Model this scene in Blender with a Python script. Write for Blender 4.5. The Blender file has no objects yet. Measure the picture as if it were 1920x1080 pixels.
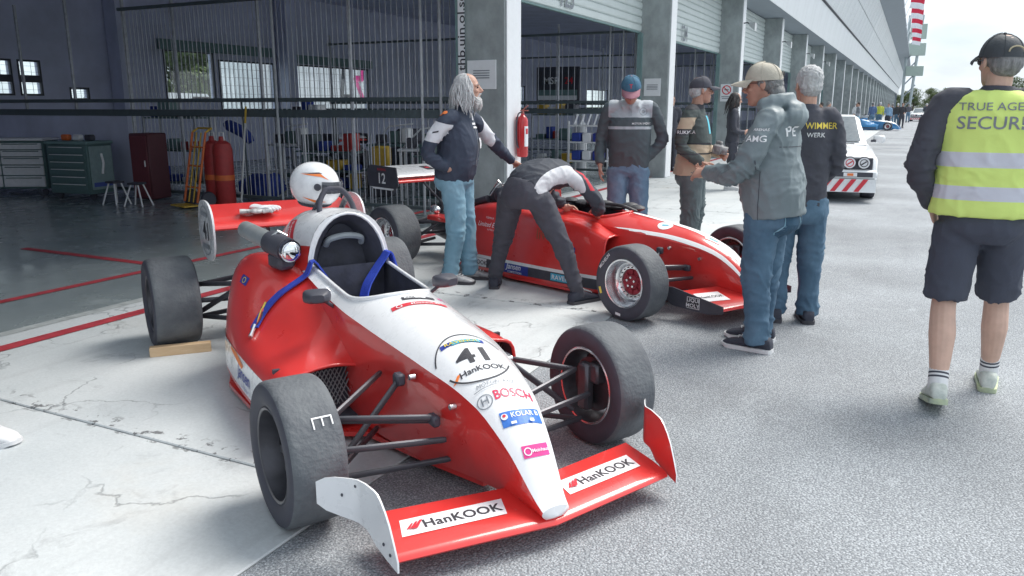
import bpy, bmesh, math, random
import numpy as np
from mathutils import Vector, Matrix, noise
from mathutils.bvhtree import BVHTree
random.seed(7); RNG = np.random.default_rng(7)
R = math.radians; PI = math.pi
SC = bpy.context.scene; COL = SC.collection

# ------------------------------------------------------------------ camera
cam_d = bpy.data.cameras.new('camera'); cam = bpy.data.objects.new('camera', cam_d); COL.objects.link(cam)
cam.location = (0, 0, 1.5); cam.rotation_euler = (R(90 - 12.938), 0, R(26.436))
cam_d.sensor_width = 36; cam_d.lens = 1480 / 1920 * 36; cam_d.clip_start = .05; cam_d.clip_end = 3000
SC.camera = cam
# ------------------------------------------------------------------ sky: bright broken overcast over a Nishita sky
W = bpy.data.worlds.new('World'); SC.world = W; W.use_nodes = True
SUN_EL, SUN_AZ = 56, 30          # azimuth measured from +Y towards +X
def world():
    nt = W.node_tree; n = nt.nodes; l = nt.links; n.clear()
    out = n.new('ShaderNodeOutputWorld')
    sky = n.new('ShaderNodeTexSky'); sky.sky_type = 'NISHITA'; sky.sun_disc = False
    sky.sun_elevation = R(SUN_EL); sky.sun_rotation = R(SUN_AZ); sky.dust_density = 2.0
    b1 = n.new('ShaderNodeBackground'); b1.inputs[1].default_value = .13; l.new(sky.outputs[0], b1.inputs[0])
    tc = n.new('ShaderNodeTexCoord'); mp = n.new('ShaderNodeMapping'); mp.inputs['Scale'].default_value = (1, 1, 3.2)
    l.new(tc.outputs['Generated'], mp.inputs[0])
    ns = n.new('ShaderNodeTexNoise'); ns.inputs['Scale'].default_value = 4.2; ns.inputs['Detail'].default_value = 7; ns.inputs['Roughness'].default_value = .55
    l.new(mp.outputs[0], ns.inputs[0])
    cr = n.new('ShaderNodeValToRGB'); cr.color_ramp.elements[0].position = .28; cr.color_ramp.elements[1].position = .66
    cr.color_ramp.elements[0].color = (.34, .41, .49, 1); cr.color_ramp.elements[1].color = (.84, .89, .94, 1)
    l.new(ns.outputs[0], cr.inputs[0])
    b2 = n.new('ShaderNodeBackground'); b2.inputs[1].default_value = .53; l.new(cr.outputs[0], b2.inputs[0])
    mr = n.new('ShaderNodeMapRange'); mr.inputs[1].default_value = .3; mr.inputs[2].default_value = .5; mr.inputs[3].default_value = .85; mr.inputs[4].default_value = .97
    l.new(ns.outputs[0], mr.inputs[0])
    mx = n.new('ShaderNodeMixShader'); l.new(mr.outputs[0], mx.inputs[0]); l.new(b1.outputs[0], mx.inputs[1]); l.new(b2.outputs[0], mx.inputs[2])
    l.new(mx.outputs[0], out.inputs[0])
world()
sun_d = bpy.data.lights.new('sun', 'SUN'); sun_d.energy = 1.45; sun_d.angle = R(34); sun_d.color = (1, .95, .88)
sun = bpy.data.objects.new('sun', sun_d); COL.objects.link(sun); sun.location = (0, 0, 40)
sun.rotation_euler = (R(90 - SUN_EL), 0, R(180 - SUN_AZ))
vs = SC.view_settings; vs.view_transform = 'Standard'; vs.look = 'None'; vs.gamma = 1; vs.exposure = 1.6; vs.use_curve_mapping = False
SC.render.engine = 'CYCLES'; SC.cycles.max_bounces = 8; SC.cycles.diffuse_bounces = 6; SC.cycles.transparent_max_bounces = 12; SC.cycles.use_denoising = True
SC.cycles.caustics_reflective = False; SC.cycles.caustics_refractive = False

# ------------------------------------------------------------------ materials
MATS = {}
def M(name, col, rough=.5, metal=0., var=.12, scale=14., bump=0., bscale=90., coat=0., spec=.5, emit=0., stretch=(1, 1, 1), col2=None, rvar=.12, detail=5, sheen=0.):
    if name in MATS: return MATS[name]
    m = bpy.data.materials.new(name); m.use_nodes = True; nt = m.node_tree; n = nt.nodes; l = nt.links
    b = n['Principled BSDF']; b.inputs['Roughness'].default_value = rough; b.inputs['Metallic'].default_value = metal
    b.inputs['Coat Weight'].default_value = coat; b.inputs['Coat Roughness'].default_value = .06; b.inputs['Specular IOR Level'].default_value = spec
    if sheen: b.inputs['Sheen Weight'].default_value = sheen
    tc = n.new('ShaderNodeTexCoord'); mp = n.new('ShaderNodeMapping'); mp.inputs['Scale'].default_value = stretch; l.new(tc.outputs['Object'], mp.inputs[0])
    ns = n.new('ShaderNodeTexNoise'); ns.inputs['Scale'].default_value = scale; ns.inputs['Detail'].default_value = detail; ns.inputs['Roughness'].default_value = .6; l.new(mp.outputs[0], ns.inputs[0])
    mr = n.new('ShaderNodeMapRange'); mr.inputs[1].default_value = .3; mr.inputs[2].default_value = .7; l.new(ns.outputs[0], mr.inputs[0])
    mix = n.new('ShaderNodeMix'); mix.data_type = 'RGBA'; l.new(mr.outputs[0], mix.inputs[0])
    if col2 is None: c1 = [max(0, x * (1 - var)) for x in col]; c2 = [min(1, x * (1 + var)) for x in col]
    else: c1, c2 = col, col2
    mix.inputs[6].default_value = (*c1, 1); mix.inputs[7].default_value = (*c2, 1); l.new(mix.outputs[2], b.inputs['Base Color'])
    if rvar:
        r2 = n.new('ShaderNodeMapRange'); r2.inputs[1].default_value = .3; r2.inputs[2].default_value = .7
        r2.inputs[3].default_value = max(.02, rough * (1 - rvar)); r2.inputs[4].default_value = min(1, rough * (1 + rvar)); l.new(ns.outputs[0], r2.inputs[0]); l.new(r2.outputs[0], b.inputs['Roughness'])
    if bump:
        n2 = n.new('ShaderNodeTexNoise'); n2.inputs['Scale'].default_value = bscale; n2.inputs['Detail'].default_value = 4; l.new(mp.outputs[0], n2.inputs[0])
        bp = n.new('ShaderNodeBump'); bp.inputs['Strength'].default_value = bump; bp.inputs['Distance'].default_value = .01; l.new(n2.outputs[0], bp.inputs['Height']); l.new(bp.outputs[0], b.inputs['Normal'])
    if emit: b.inputs['Emission Color'].default_value = (*col, 1); b.inputs['Emission Strength'].default_value = emit
    MATS[name] = m; return m
def M2(name, ca, cb, attr='mask', rough=.7, bump=.25, bscale=60, third=None, var=.1):
    """two-tone (or three-tone) cloth: signed-distance vertex attribute decides the colour, edges stay crisp"""
    m = bpy.data.materials.new(name); m.use_nodes = True; nt = m.node_tree; n = nt.nodes; l = nt.links
    b = n['Principled BSDF']; b.inputs['Roughness'].default_value = rough; b.inputs['Specular IOR Level'].default_value = .3
    tc = n.new('ShaderNodeTexCoord'); ns = n.new('ShaderNodeTexNoise'); ns.inputs['Scale'].default_value = 9; ns.inputs['Detail'].default_value = 6; l.new(tc.outputs['Object'], ns.inputs[0])
    prev = None
    cols = [ca, cb] + ([third] if third else [])
    def tone(c):
        x = n.new('ShaderNodeMix'); x.data_type = 'RGBA'; l.new(ns.outputs[0], x.inputs[0])
        x.inputs[6].default_value = (*[v * (1 - var) for v in c], 1); x.inputs[7].default_value = (*[min(1, v * (1 + var)) for v in c], 1); return x.outputs[2]
    prev = tone(ca)
    for i, c in enumerate(cols[1:]):
        at = n.new('ShaderNodeAttribute'); at.attribute_name = attr + ('' if i == 0 else '2')
        gt = n.new('ShaderNodeMath'); gt.operation = 'GREATER_THAN'; gt.inputs[1].default_value = 0; l.new(at.outputs['Fac'], gt.inputs[0])
        x = n.new('ShaderNodeMix'); x.data_type = 'RGBA'; l.new(gt.outputs[0], x.inputs[0]); l.new(prev, x.inputs[6]); l.new(tone(c), x.inputs[7]); prev = x.outputs[2]
    l.new(prev, b.inputs['Base Color'])
    n2 = n.new('ShaderNodeTexNoise'); n2.inputs['Scale'].default_value = bscale; n2.inputs['Detail'].default_value = 3; l.new(tc.outputs['Object'], n2.inputs[0])
    bp = n.new('ShaderNodeBump'); bp.inputs['Strength'].default_value = bump; bp.inputs['Distance'].default_value = .006; l.new(n2.outputs[0], bp.inputs['Height']); l.new(bp.outputs[0], b.inputs['Normal'])
    return m

# ------------------------------------------------------------------ object helpers
def tag(o, label=None, cat=None, group=None, kind=None):
    if label: o['label'] = label
    if cat: o['category'] = cat
    if group: o['group'] = group
    if kind: o['kind'] = kind
    return o
def empty(name, loc=(0, 0, 0), rz=0., parent=None, **k):
    o = bpy.data.objects.new(name, None); COL.objects.link(o); o.location = loc; o.rotation_euler = (0, 0, rz); o.empty_display_size = .1
    if parent: o.parent = parent
    return tag(o, **k)
def inst(name, me, loc=(0, 0, 0), rot=(0, 0, 0), parent=None, scale=(1, 1, 1), **k):
    o = bpy.data.objects.new(name, me); COL.objects.link(o); o.location = loc; o.rotation_euler = rot; o.scale = scale
    if parent: o.parent = parent
    return tag(o, **k)
V3 = lambda a: np.array(a, float)
def unit(a): a = V3(a); return a / (np.linalg.norm(a) + 1e-12)
def rotm(ax, ang): return np.array(Matrix.Rotation(ang, 3, Vector(ax)))
class MB:
    def __init__(s): s.v = []; s.f = []; s.m = []; s.nv = 0
    def add(s, vs, fs, mi=0):
        b = s.nv; vs = np.asarray(vs, float).reshape(-1, 3); s.v.append(vs); s.nv += len(vs)
        s.f += [tuple(b + i for i in f) for f in fs]; s.m += [mi] * len(fs); return s
    def box(s, c, d, R3=None, mi=0, bev=0.):
        c = V3(c); h = V3(d) / 2
        if bev <= 0:
            vs = np.array([[x, y, z] for x in (-1, 1) for y in (-1, 1) for z in (-1, 1)]) * h
            fs = [(0, 1, 3, 2), (4, 6, 7, 5), (0, 4, 5, 1), (2, 3, 7, 6), (0, 2, 6, 4), (1, 5, 7, 3)]
        else:
            b = min(bev, h.min() * .95); vs = []; idx = {}; fs = []
            for sx in (-1, 1):
                for sy in (-1, 1):
                    for sz in (-1, 1):
                        for a in range(3):
                            p = np.array([sx, sy, sz]) * (h - b); p[a] = (sx, sy, sz)[a] * h[a]; idx[(sx, sy, sz, a)] = len(vs); vs.append(p)
            for a in range(3):
                o1, o2 = [(1, 2), (2, 0), (0, 1)][a]
                for sg in (-1, 1):
                    q = []
                    for (p1, p2) in ((-1, -1), (1, -1), (1, 1), (-1, 1)):
                        k = [0, 0, 0]; k[a] = sg; k[o1] = p1; k[o2] = p2; q.append(idx[(*k, a)])
                    fs.append(tuple(q if sg > 0 else q[::-1]))
                for s1 in (-1, 1):
                    for s2 in (-1, 1):
                        k1 = [0, 0, 0]; k1[o1] = s1; k1[o2] = s2; k1[a] = -1; k2 = list(k1); k2[a] = 1
                        q = [idx[(*k1, o1)], idx[(*k2, o1)], idx[(*k2, o2)], idx[(*k1, o2)]]
                        fs.append(tuple(q if s1 * s2 < 0 else q[::-1]))
            for sx in (-1, 1):
                for sy in (-1, 1):
                    for sz in (-1, 1):
                        q = [idx[(sx, sy, sz, a)] for a in range(3)]; fs.append(tuple(q if sx * sy * sz > 0 else q[::-1]))
            vs = np.array(vs)
        if R3 is not None: vs = vs @ np.asarray(R3).T
        return s.add(vs + c, fs, mi)
    def loft(s, rings, mi=0, cap=True, closed=True):
        rings = [np.asarray(r, float) for r in rings]; n = len(rings[0]); vs = np.concatenate(rings); fs = []
        for i in range(len(rings) - 1):
            for j in range(n if closed else n - 1):
                k = (j + 1) % n; fs.append((i * n + j, i * n + k, (i + 1) * n + k, (i + 1) * n + j))
        if cap and closed: fs.append(tuple(range(n))[::-1]); fs.append(tuple((len(rings) - 1) * n + j for j in range(n)))
        return s.add(vs, fs, mi)
    def tube(s, pts, r, n=8, mi=0, cap=True, flat=1., up=None):
        pts = [V3(p) for p in pts]; k = len(pts); rr = r if hasattr(r, '__len__') else [r] * k; rings = []
        u = None
        for i in range(k):
            t = unit(pts[min(i + 1, k - 1)] - pts[max(i - 1, 0)])
            if u is None:
                a = V3(up) if up is not None else (np.array([0, 0, 1.]) if abs(t[2]) < .9 else np.array([1., 0, 0]))
                u = unit(a - t * (a @ t))
            else: u = unit(u - t * (u @ t))
            w = np.cross(t, u); th = np.arange(n) * 2 * PI / n
            rings.append(pts[i] + rr[i] * (np.cos(th)[:, None] * u * flat + np.sin(th)[:, None] * w))
        return s.loft(rings, mi, cap)
    def lathe(s, prof, n=24, c=(0, 0, 0), axis='z', mi=0, cap=True, a0=0):
        th = a0 + np.arange(n) * 2 * PI / n; rings = []
        for (r, h) in prof:
            x, y = r * np.cos(th), r * np.sin(th); z = np.full(n, float(h))
            rings.append(np.stack({'z': (x, y, z), 'y': (y, z, x), 'x': (z, x, y)}[axis], 1) + V3(c))
        return s.loft(rings, mi, cap)
    def ell(s, c, r, n=14, m=9, R3=None, mi=0, p=1.):
        c = V3(c); r = V3(r); rings = []
        for i in range(m + 1):
            ph = -PI / 2 + PI * (i + .02) / (m + .04); th = np.arange(n) * 2 * PI / n
            q = np.stack((np.cos(ph) * np.cos(th), np.cos(ph) * np.sin(th), np.full(n, np.sin(ph))), 1) * r
            if R3 is not None: q = q @ np.asarray(R3).T
            rings.append(q + c)
        return s.loft(rings, mi)
    def prism(s, poly, th, O=(0, 0, 0), U=(1, 0, 0), Vv=(0, 0, 1), mi=0, off=None):
        O, U, Vv = V3(O), V3(U), V3(Vv); N = unit(np.cross(U, Vv)); n = len(poly)
        a = np.array([O + p[0] * U + p[1] * Vv for p in poly]); b = off if off is not None else N * th
        vs = np.concatenate((a - b / 2, a + b / 2)); fs = [tuple(range(n))[::-1], tuple(range(n, 2 * n))]
        fs += [(i, (i + 1) % n, n + (i + 1) % n, n + i) for i in range(n)]
        return s.add(vs, fs, mi)
    def mesh(s, name, mats=None, smooth=38):
        me = bpy.data.meshes.new(name); vs = np.concatenate(s.v) if s.v else np.zeros((0, 3))
        me.from_pydata(vs.tolist(), [], s.f)
        if mats is not None:
            for m in (mats if isinstance(mats, (list, tuple)) else [mats]): me.materials.append(m)
            if any(s.m): me.polygons.foreach_set('material_index', s.m)
        if smooth:
            me.polygons.foreach_set('use_smooth', [True] * len(me.polygons))
            if smooth < 180: me.set_sharp_from_angle(angle=R(smooth))
        me.validate(); me.update(); return me
    def build(s, name, mats, parent=None, smooth=38, **k):
        return inst(name, s.mesh(name, mats, smooth), parent=parent, **k)
def fixn(o):
    bm = bmesh.new(); bm.from_mesh(o.data); bmesh.ops.recalc_face_normals(bm, faces=bm.faces); bm.to_mesh(o.data); bm.free(); return o
def smoothcurve(pts, n):
    """Catmull-Rom resampling"""
    P = [V3(p) for p in pts]; P = [2 * P[0] - P[1]] + P + [2 * P[-1] - P[-2]]; out = []; m = len(P) - 3
    for i in range(n):
        t = i / (n - 1) * m; k = min(int(t), m - 1); t -= k; a, b, c, d = P[k:k + 4]
        out.append(.5 * ((2 * b) + (c - a) * t + (2 * a - 5 * b + 4 * c - d) * t * t + (3 * b - a - 3 * c + d) * t ** 3))
    return out

# ------------------------------------------------------------------ decals: flat print laid on surfaces
def text2d(s, size=1., bold=0., shear=0., sx=1., space=1.):
    cu = bpy.data.curves.new('t', 'FONT'); cu.body = s; cu.size = size; cu.offset = bold * size; cu.shear = shear; cu.align_x = 'CENTER'; cu.align_y = 'CENTER'
    cu.resolution_u = 3; cu.space_character = space; cu.fill_mode = 'FRONT'
    ob = bpy.data.objects.new('t', cu); me = ob.to_mesh()
    vs = np.array([v.co[:2] for v in me.vertices]).reshape(-1, 2); fs = [tuple(p.vertices) for p in me.polygons]
    ob.to_mesh_clear(); bpy.data.objects.remove(ob); bpy.data.curves.remove(cu)
    if len(vs): vs = vs - (vs.max(0) + vs.min(0)) / 2; vs[:, 0] *= sx
    return vs, fs
def rect2d(w, h, nx=8, ny=3, skew=0., ang=0., c=(0, 0), arc=0.):
    xs = np.linspace(-w / 2, w / 2, nx + 1); ys = np.linspace(-h / 2, h / 2, ny + 1)
    vs = np.array([(x + skew * y, y + arc * (1 - (2 * x / w) ** 2)) for y in ys for x in xs]) + np.array(c); n = nx + 1
    return vs, [(j * n + i, j * n + i + 1, (j + 1) * n + i + 1, (j + 1) * n + i) for j in range(ny) for i in range(nx)]
def ring2d(r, w, n=28, a0=0., a1=2 * PI, sx=1., c=(0, 0)):
    th = np.linspace(a0, a1, n + 1); vs = np.array([((r + k * w) * math.cos(t) * sx + c[0], (r + k * w) * math.sin(t) + c[1]) for t in th for k in (0, 1)])
    return vs, [(2 * i, 2 * i + 1, 2 * i + 3, 2 * i + 2) for i in range(n)]
def disc2d(r, n=20, sx=1., c=(0, 0)):
    vs = [(c[0], c[1])] + [(c[0] + sx * r * math.cos(2 * PI * i / n), c[1] + r * math.sin(2 * PI * i / n)) for i in range(n)]
    return np.array(vs), [(0, 1 + i, 1 + (i + 1) % n) for i in range(n)]
def poly2d(pts): return np.array(pts, float), [tuple(range(len(pts)))]
def at2(sh, dx=0., dy=0., sc=1., rot=0.):
    v, f = sh; c, s = math.cos(rot), math.sin(rot); return (v * sc) @ np.array([[c, s], [-s, c]]) + np.array([dx, dy]), f
_bv = {}
def bvh_of(objs):
    k = tuple(o.name for o in objs)
    if k not in _bv:
        vs = []; fs = []; b = 0
        for o in objs:
            mm = o.matrix_basis; vs += [mm @ v.co for v in o.data.vertices]; fs += [[b + i for i in p.vertices] for p in o.data.polygons]; b = len(vs)
        _bv[k] = BVHTree.FromPolygons(vs, fs)
    return _bv[k]
def decal(name, layers, parent, targets, O, U, Vv, off=.0025, maxe=.03, reach=.6, depth=None):
    """layers: [((verts2d, faces), material), ...] printed from O along -N on the target meshes (all in the parent's frame)"""
    O, U, Vv = V3(O), unit(U), V3(Vv); Vv = unit(Vv - U * (U @ Vv)); N = np.cross(U, Vv); t = bvh_of(targets); mb = MB(); mats = []
    for li, ((vs, fs), mat) in enumerate(layers):
        if len(vs) == 0: continue
        if mat not in mats: mats.append(mat)
        bm = bmesh.new(); bv = [bm.verts.new((x, y, 0)) for x, y in vs]
        for f in fs:
            try: bm.faces.new([bv[i] for i in f])
            except ValueError: pass
        bmesh.ops.triangulate(bm, faces=bm.faces)
        for _ in range(4):
            le = [e for e in bm.edges if e.calc_length() > maxe]
            if not le: break
            bmesh.ops.subdivide_edges(bm, edges=le, cuts=1); bmesh.ops.triangulate(bm, faces=[f for f in bm.faces if len(f.verts) > 3])
        bm.verts.index_update(); P = []; ok = []
        for v in bm.verts:
            p = O + v.co.x * U + v.co.y * Vv; h = t.ray_cast(Vector(p + N * reach * .5), Vector(-N), reach)
            if h[0] is None: P.append(p); ok.append(False)
            else:
                nn = V3(h[1]); nn = nn if nn @ N > 0 else -nn; P.append(V3(h[0]) + nn * (off * (1 + .6 * li))); ok.append(True)
        fs2 = []
        for f in bm.faces:
            ii = [v.index for v in f.verts]
            if all(ok[i] for i in ii): fs2.append(tuple(ii))
        bm.free()
        if fs2: mb.add(P, fs2, mats.index(mat))
    if not mb.f: print('DECAL MISSED', name); return None
    return mb.build(name, mats, parent, smooth=0)
# ------------------------------------------------------------------ remesh jobs (evaluated together at the end)
JOBS = []; LATE = []
def flush_jobs():
    for j in JOBS:
        o = j['o']; r = o.modifiers.new('r', 'REMESH'); r.mode = 'VOXEL'; r.voxel_size = j['vox']; r.use_smooth_shade = True
        if j['smooth']: s = o.modifiers.new('s', 'SMOOTH'); s.factor = .5; s.iterations = j['smooth']
    dg = bpy.context.evaluated_depsgraph_get()
    for j in JOBS:
        o = j['o']; j['me'] = bpy.data.meshes.new_from_object(o.evaluated_get(dg))
    for j in JOBS:
        o = j['o']; o.modifiers.clear(); old = o.data; mats = list(old.materials); o.data = j['me']; o.data.name = o.name
        if not len(o.data.materials):
            for m in mats: o.data.materials.append(m)
        o.data.polygons.foreach_set('use_smooth', [True] * len(o.data.polygons)); bpy.data.meshes.remove(old)
        if j['post']: j['post'](o)
        o.data.update()
    for f in LATE: f()
def verts_of(o):
    a = np.empty(len(o.data.vertices) * 3); o.data.vertices.foreach_get('co', a); return a.reshape(-1, 3)
def norms_of(o):
    a = np.empty(len(o.data.vertices) * 3); o.data.vertices.foreach_get('normal', a); return a.reshape(-1, 3)
def setv(o, v): o.data.vertices.foreach_set('co', v.ravel()); o.data.update()
def setattr_f(o, name, val):
    a = o.data.attributes.new(name, 'FLOAT', 'POINT'); a.data.foreach_set('value', np.asarray(val, np.float32))
# ================================================================== ground materials (world-position based)
def ground_mat(name, lo, hi, kind):
    m = bpy.data.materials.new(name); m.use_nodes = True; nt = m.node_tree; n = nt.nodes; l = nt.links; b = n['Principled BSDF']
    g = n.new('ShaderNodeNewGeometry'); pos = g.outputs['Position']
    def nz(scale, det=6, rough=.6, src=pos, dist=0.):
        x = n.new('ShaderNodeTexNoise'); x.inputs['Scale'].default_value = scale; x.inputs['Detail'].default_value = det; x.inputs['Roughness'].default_value = rough; x.inputs['Distortion'].default_value = dist; l.new(src, x.inputs[0]); return x.outputs[0]
    def rng(s, a, b_, c=0., d=1.):
        x = n.new('ShaderNodeMapRange'); [x.inputs[i + 1].__setattr__('default_value', v) for i, v in enumerate((a, b_, c, d))]; l.new(s, x.inputs[0]); return x.outputs[0]
    def mix(f, a, b_, mode='MIX'):
        x = n.new('ShaderNodeMix'); x.data_type = 'RGBA'; x.blend_type = mode
        for i, v in ((0, f), (6, a), (7, b_)):
            if hasattr(v, 'links') or hasattr(v, 'is_linked'): l.new(v, x.inputs[i])
            elif i == 0: x.inputs[0].default_value = v
            else: x.inputs[i].default_value = (*v, 1)
        return x.outputs[2]
    def math_(op, a, b_=None):
        x = n.new('ShaderNodeMath'); x.operation = op
        for i, v in ((0, a), (1, b_)):
            if v is None: continue
            if hasattr(v, 'is_linked'): l.new(v, x.inputs[i])
            else: x.inputs[i].default_value = v
        return x.outputs[0]
    bump_h = None
    if kind == 'asphalt':
        sp = nz(120, 3, .75); vo = n.new('ShaderNodeTexVoronoi'); vo.inputs['Scale'].default_value = 105; l.new(pos, vo.inputs[0])
        col = mix(rng(sp, .40, .60), lo, hi)
        col = mix(rng(vo.outputs['Distance'], .12, .5), [min(1, x * 1.45) for x in hi], col)
        mpa = n.new('ShaderNodeMapping'); mpa.inputs['Scale'].default_value = (1.6, .12, 1); l.new(pos, mpa.inputs[0]); trk = rng(nz(1.3, 5, .55, mpa.outputs[0]), .52, .7); col = mix(math_('MULTIPLY', trk, .16), col, [x * .6 for x in lo]); oil = rng(nz(1.9, 7, .6, dist=.5), .66, .74); col = mix(math_('MULTIPLY', oil, .28), col, [x * .5 for x in lo])
        big = rng(nz(.55, 6), .35, .65, .78, 1.16); cc = n.new('ShaderNodeCombineColor'); [l.new(big, cc.inputs[i]) for i in range(3)]
        col = mix(1., col, cc.outputs[0], 'MULTIPLY')
        pt = rng(nz(2.4, 8, .62, dist=.6), .64, .7); col = mix(math_('MULTIPLY', pt, .35), col, [min(1, x * 1.5) for x in hi])
        bump_h = math_('ADD', math_('MULTIPLY', vo.outputs['Distance'], 1.2), sp); b.inputs['Roughness'].default_value = .78; bs, bd = .7, .007
    elif kind == 'concrete':
        col = mix(rng(nz(1.1, 8), .3, .7), lo, hi)
        fine = rng(nz(60, 4, .7), .3, .75, .9, 1.06); cc = n.new('ShaderNodeCombineColor'); [l.new(fine, cc.inputs[i]) for i in range(3)]; col = mix(1., col, cc.outputs[0], 'MULTIPLY')
        # wandering hairline cracks
        wn = n.new('ShaderNodeTexNoise'); wn.inputs['Scale'].default_value = 2.2; wn.inputs['Detail'].default_value = 6; l.new(pos, wn.inputs[0])
        sub = n.new('ShaderNodeVectorMath'); sub.operation = 'SCALE'; l.new(wn.outputs['Color'], sub.inputs[0]); sub.inputs['Scale'].default_value = .75
        add = n.new('ShaderNodeVectorMath'); l.new(pos, add.inputs[0]); l.new(sub.outputs[0], add.inputs[1])
        vo = n.new('ShaderNodeTexVoronoi'); vo.feature = 'DISTANCE_TO_EDGE'; vo.inputs['Scale'].default_value = 1.05; l.new(add.outputs[0], vo.inputs[0])
        ck = math_('MULTIPLY', rng(vo.outputs['Distance'], .0, .011, 1, 0), rng(nz(1.7, 3), .48, .6)); col = mix(math_('MULTIPLY', ck, .6), col, (.10, .11, .12))
        st = rng(nz(3.4, 9, .68, dist=.8), .58, .72); col = mix(math_('MULTIPLY', st, .45), col, (.2, .21, .22))
        rs = rng(nz(.9, 5), .6, .75); col = mix(math_('MULTIPLY', rs, .18), col, (.52, .42, .3))
        # dirt spots along the joints
        sx = n.new('ShaderNodeSeparateXYZ'); l.new(pos, sx.inputs[0])
        yy = math_('ABSOLUTE', math_('SUBTRACT', math_('FRACT', math_('DIVIDE', math_('ADD', sx.outputs[1], .83), 3.1)), .02))
        sp = math_('MULTIPLY', rng(yy, .012, .034, 1, 0), rng(nz(13, 5, .65), .56, .60)); col = mix(math_('MULTIPLY', sp, .8), col, (.06, .06, .065))
        # faint tyre tracks and screed lines running with the lane
        mp = n.new('ShaderNodeMapping'); mp.inputs['Scale'].default_value = (5, .25, 1); l.new(pos, mp.inputs[0]); tr = rng(nz(1.5, 4, .5, mp.outputs[0]), .55, .7); col = mix(math_('MULTIPLY', tr, .16), col, (.25, .26, .27))
        bump_h = math_('SUBTRACT', nz(80, 4), math_('MULTIPLY', ck, 2.)); b.inputs['Roughness'].default_value = .82; bs, bd = .25, .004
    elif kind == 'garage':
        col = mix(rng(nz(.9, 7), .3, .7), lo, hi); st = rng(nz(2.6, 9, .66, dist=.7), .58, .72); col = mix(math_('MULTIPLY', st, .5), col, [x * 1.5 for x in hi])
        l.new(rng(nz(2.1, 8), .3, .7, .12, .34), b.inputs['Roughness']); bump_h = nz(5, 5); bs, bd = .05, .01
    else:
        col = mix(rng(nz(6, 8), .3, .7), lo, hi); bump_h = nz(30, 5); bs, bd = .4, .02; b.inputs['Roughness'].default_value = .9
    l.new(col, b.inputs['Base Color'])
    bp = n.new('ShaderNodeBump'); bp.inputs['Strength'].default_value = bs; bp.inputs['Distance'].default_value = bd; l.new(bump_h, bp.inputs['Height']); l.new(bp.outputs[0], b.inputs['Normal'])
    MATS[name] = m; return m
m_asph = ground_mat('asphalt', (.15, .165, .185), (.37, .395, .42), 'asphalt')
m_conc = ground_mat('apron_concrete', (.49, .53, .545), (.62, .65, .66), 'concrete')
m_gfloor = ground_mat('garage_floor_paint', (.19, .23, .24), (.29, .33, .335), 'garage')
m_dirt = ground_mat('grass_verge', (.05, .07, .03), (.09, .11, .05), 'other')
def sheet(name, x0, x1, y0, y1, z, mat, parent=None, nx=1, ny=1, **k):
    mb = MB(); mb.add([(x0, y0, z), (x1, y0, z), (x1, y1, z), (x0, y1, z)], [(0, 1, 2, 3)]); return mb.build(name, mat, parent, 0, **k)
sheet('ground', -1200, 1200, -300, 2500, -.06, m_dirt, kind='structure')
sheet('pit_lane', -1.83, 30, -14, 420, 0, m_asph, kind='structure')
sheet('paddock_road', -90, -17.4, -30, 240, -.02, m_asph, kind='structure')
apron = empty('apron', (0, 0, 0), kind='structure')
sheet('joint_bed', -5.35, -1.83, -14, 228, -.012, M('joint_bitumen', (.07, .075, .08), .9), apron)
slab = MB().box((0, 0, -.02), (3.508, 3.088, .048), bev=.005).mesh('slab', m_conc, 30)
for i in range(74): inst('slab', slab, (-3.593, -2.35 + 3.1 * i, 0), parent=apron)
m_redline = M('red_line_paint', (.42, .045, .06), .55, var=.3, scale=9, detail=9)
sheet('painted_line', -5.085, -4.965, -14, 228, .0085, m_redline, apron)
gf = sheet('garage_floor', -16.95, -5.35, -8, 228, .0, m_gfloor, kind='structure')
sheet('painted_line', -6.34, -6.24, -6, 14, .004, m_redline, gf); sheet('painted_line', -8.5, -6.42, 5.15, 5.25, .004, m_redline, gf)
sheet('threshold_strip', -5.40, -5.30, -8, 228, .006, M('threshold_grey', (.38, .41, .41), .7, var=.2), gf)

# ================================================================== pit building
PITCH = 7.551; Y0 = 9.235; FX, BX = -4.69, -5.35; NB = 29; ZS = 4.7
m_pil = M('pillar_concrete', (.33, .365, .37), .85, var=.26, scale=3.2, bump=.35, bscale=30, col2=None, stretch=(1, 1, .7), detail=10)
m_white = M('white_metal_cladding', (.80, .82, .84), .45, var=.03)
m_dark = M('dark_steel', (.055, .058, .075), .6, var=.2)
m_inner = M('garage_wall_paint', (.58, .61, .76), .8, var=.14, scale=1.3)
m_slat = M('shutter_slat_paint', (.60, .66, .65), .45, var=.05, scale=3)
m_green = M('green_grey_paint', (.17, .27, .27), .6, var=.15, scale=4)
m_clad = M('facade_panel', (.76, .79, .81), .42, var=.06, scale=1.2, stretch=(1, 1, .4))
m_grey = M('grey_soffit', (.27, .31, .35), .7, var=.1, scale=2)
bld = empty('pit_building', (BX, 0, 0), label='long pit garage building with sloping pale facade above open bays', cat='building')
OFF = V3((-BX, 0, 0))     # children are given in world coordinates, shifted by this
def bpart(mb, name, mat, smooth=30, parent=bld, **k):
    o = mb.build(name, mat, parent, smooth, **k); o.location = OFF if parent is bld else (0, 0, 0); return o
pil_me = MB().box((FX - .33, .22, ZS / 2), (.66, .44, ZS), bev=.012).mesh('pillar', m_pil, 30)
clad_me = MB().box((FX + .012, .22, ZS / 2), (.018, .40, ZS - .02), bev=.003).mesh('pillar_cladding', m_white, 30)
jamb_me = MB().box((BX + .04, -.045, 1.5), (.10, .08, 3.0)).box((BX + .04, .485, 1.5), (.10, .08, 3.0)).mesh('door_guide', m_green, 30)
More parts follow.
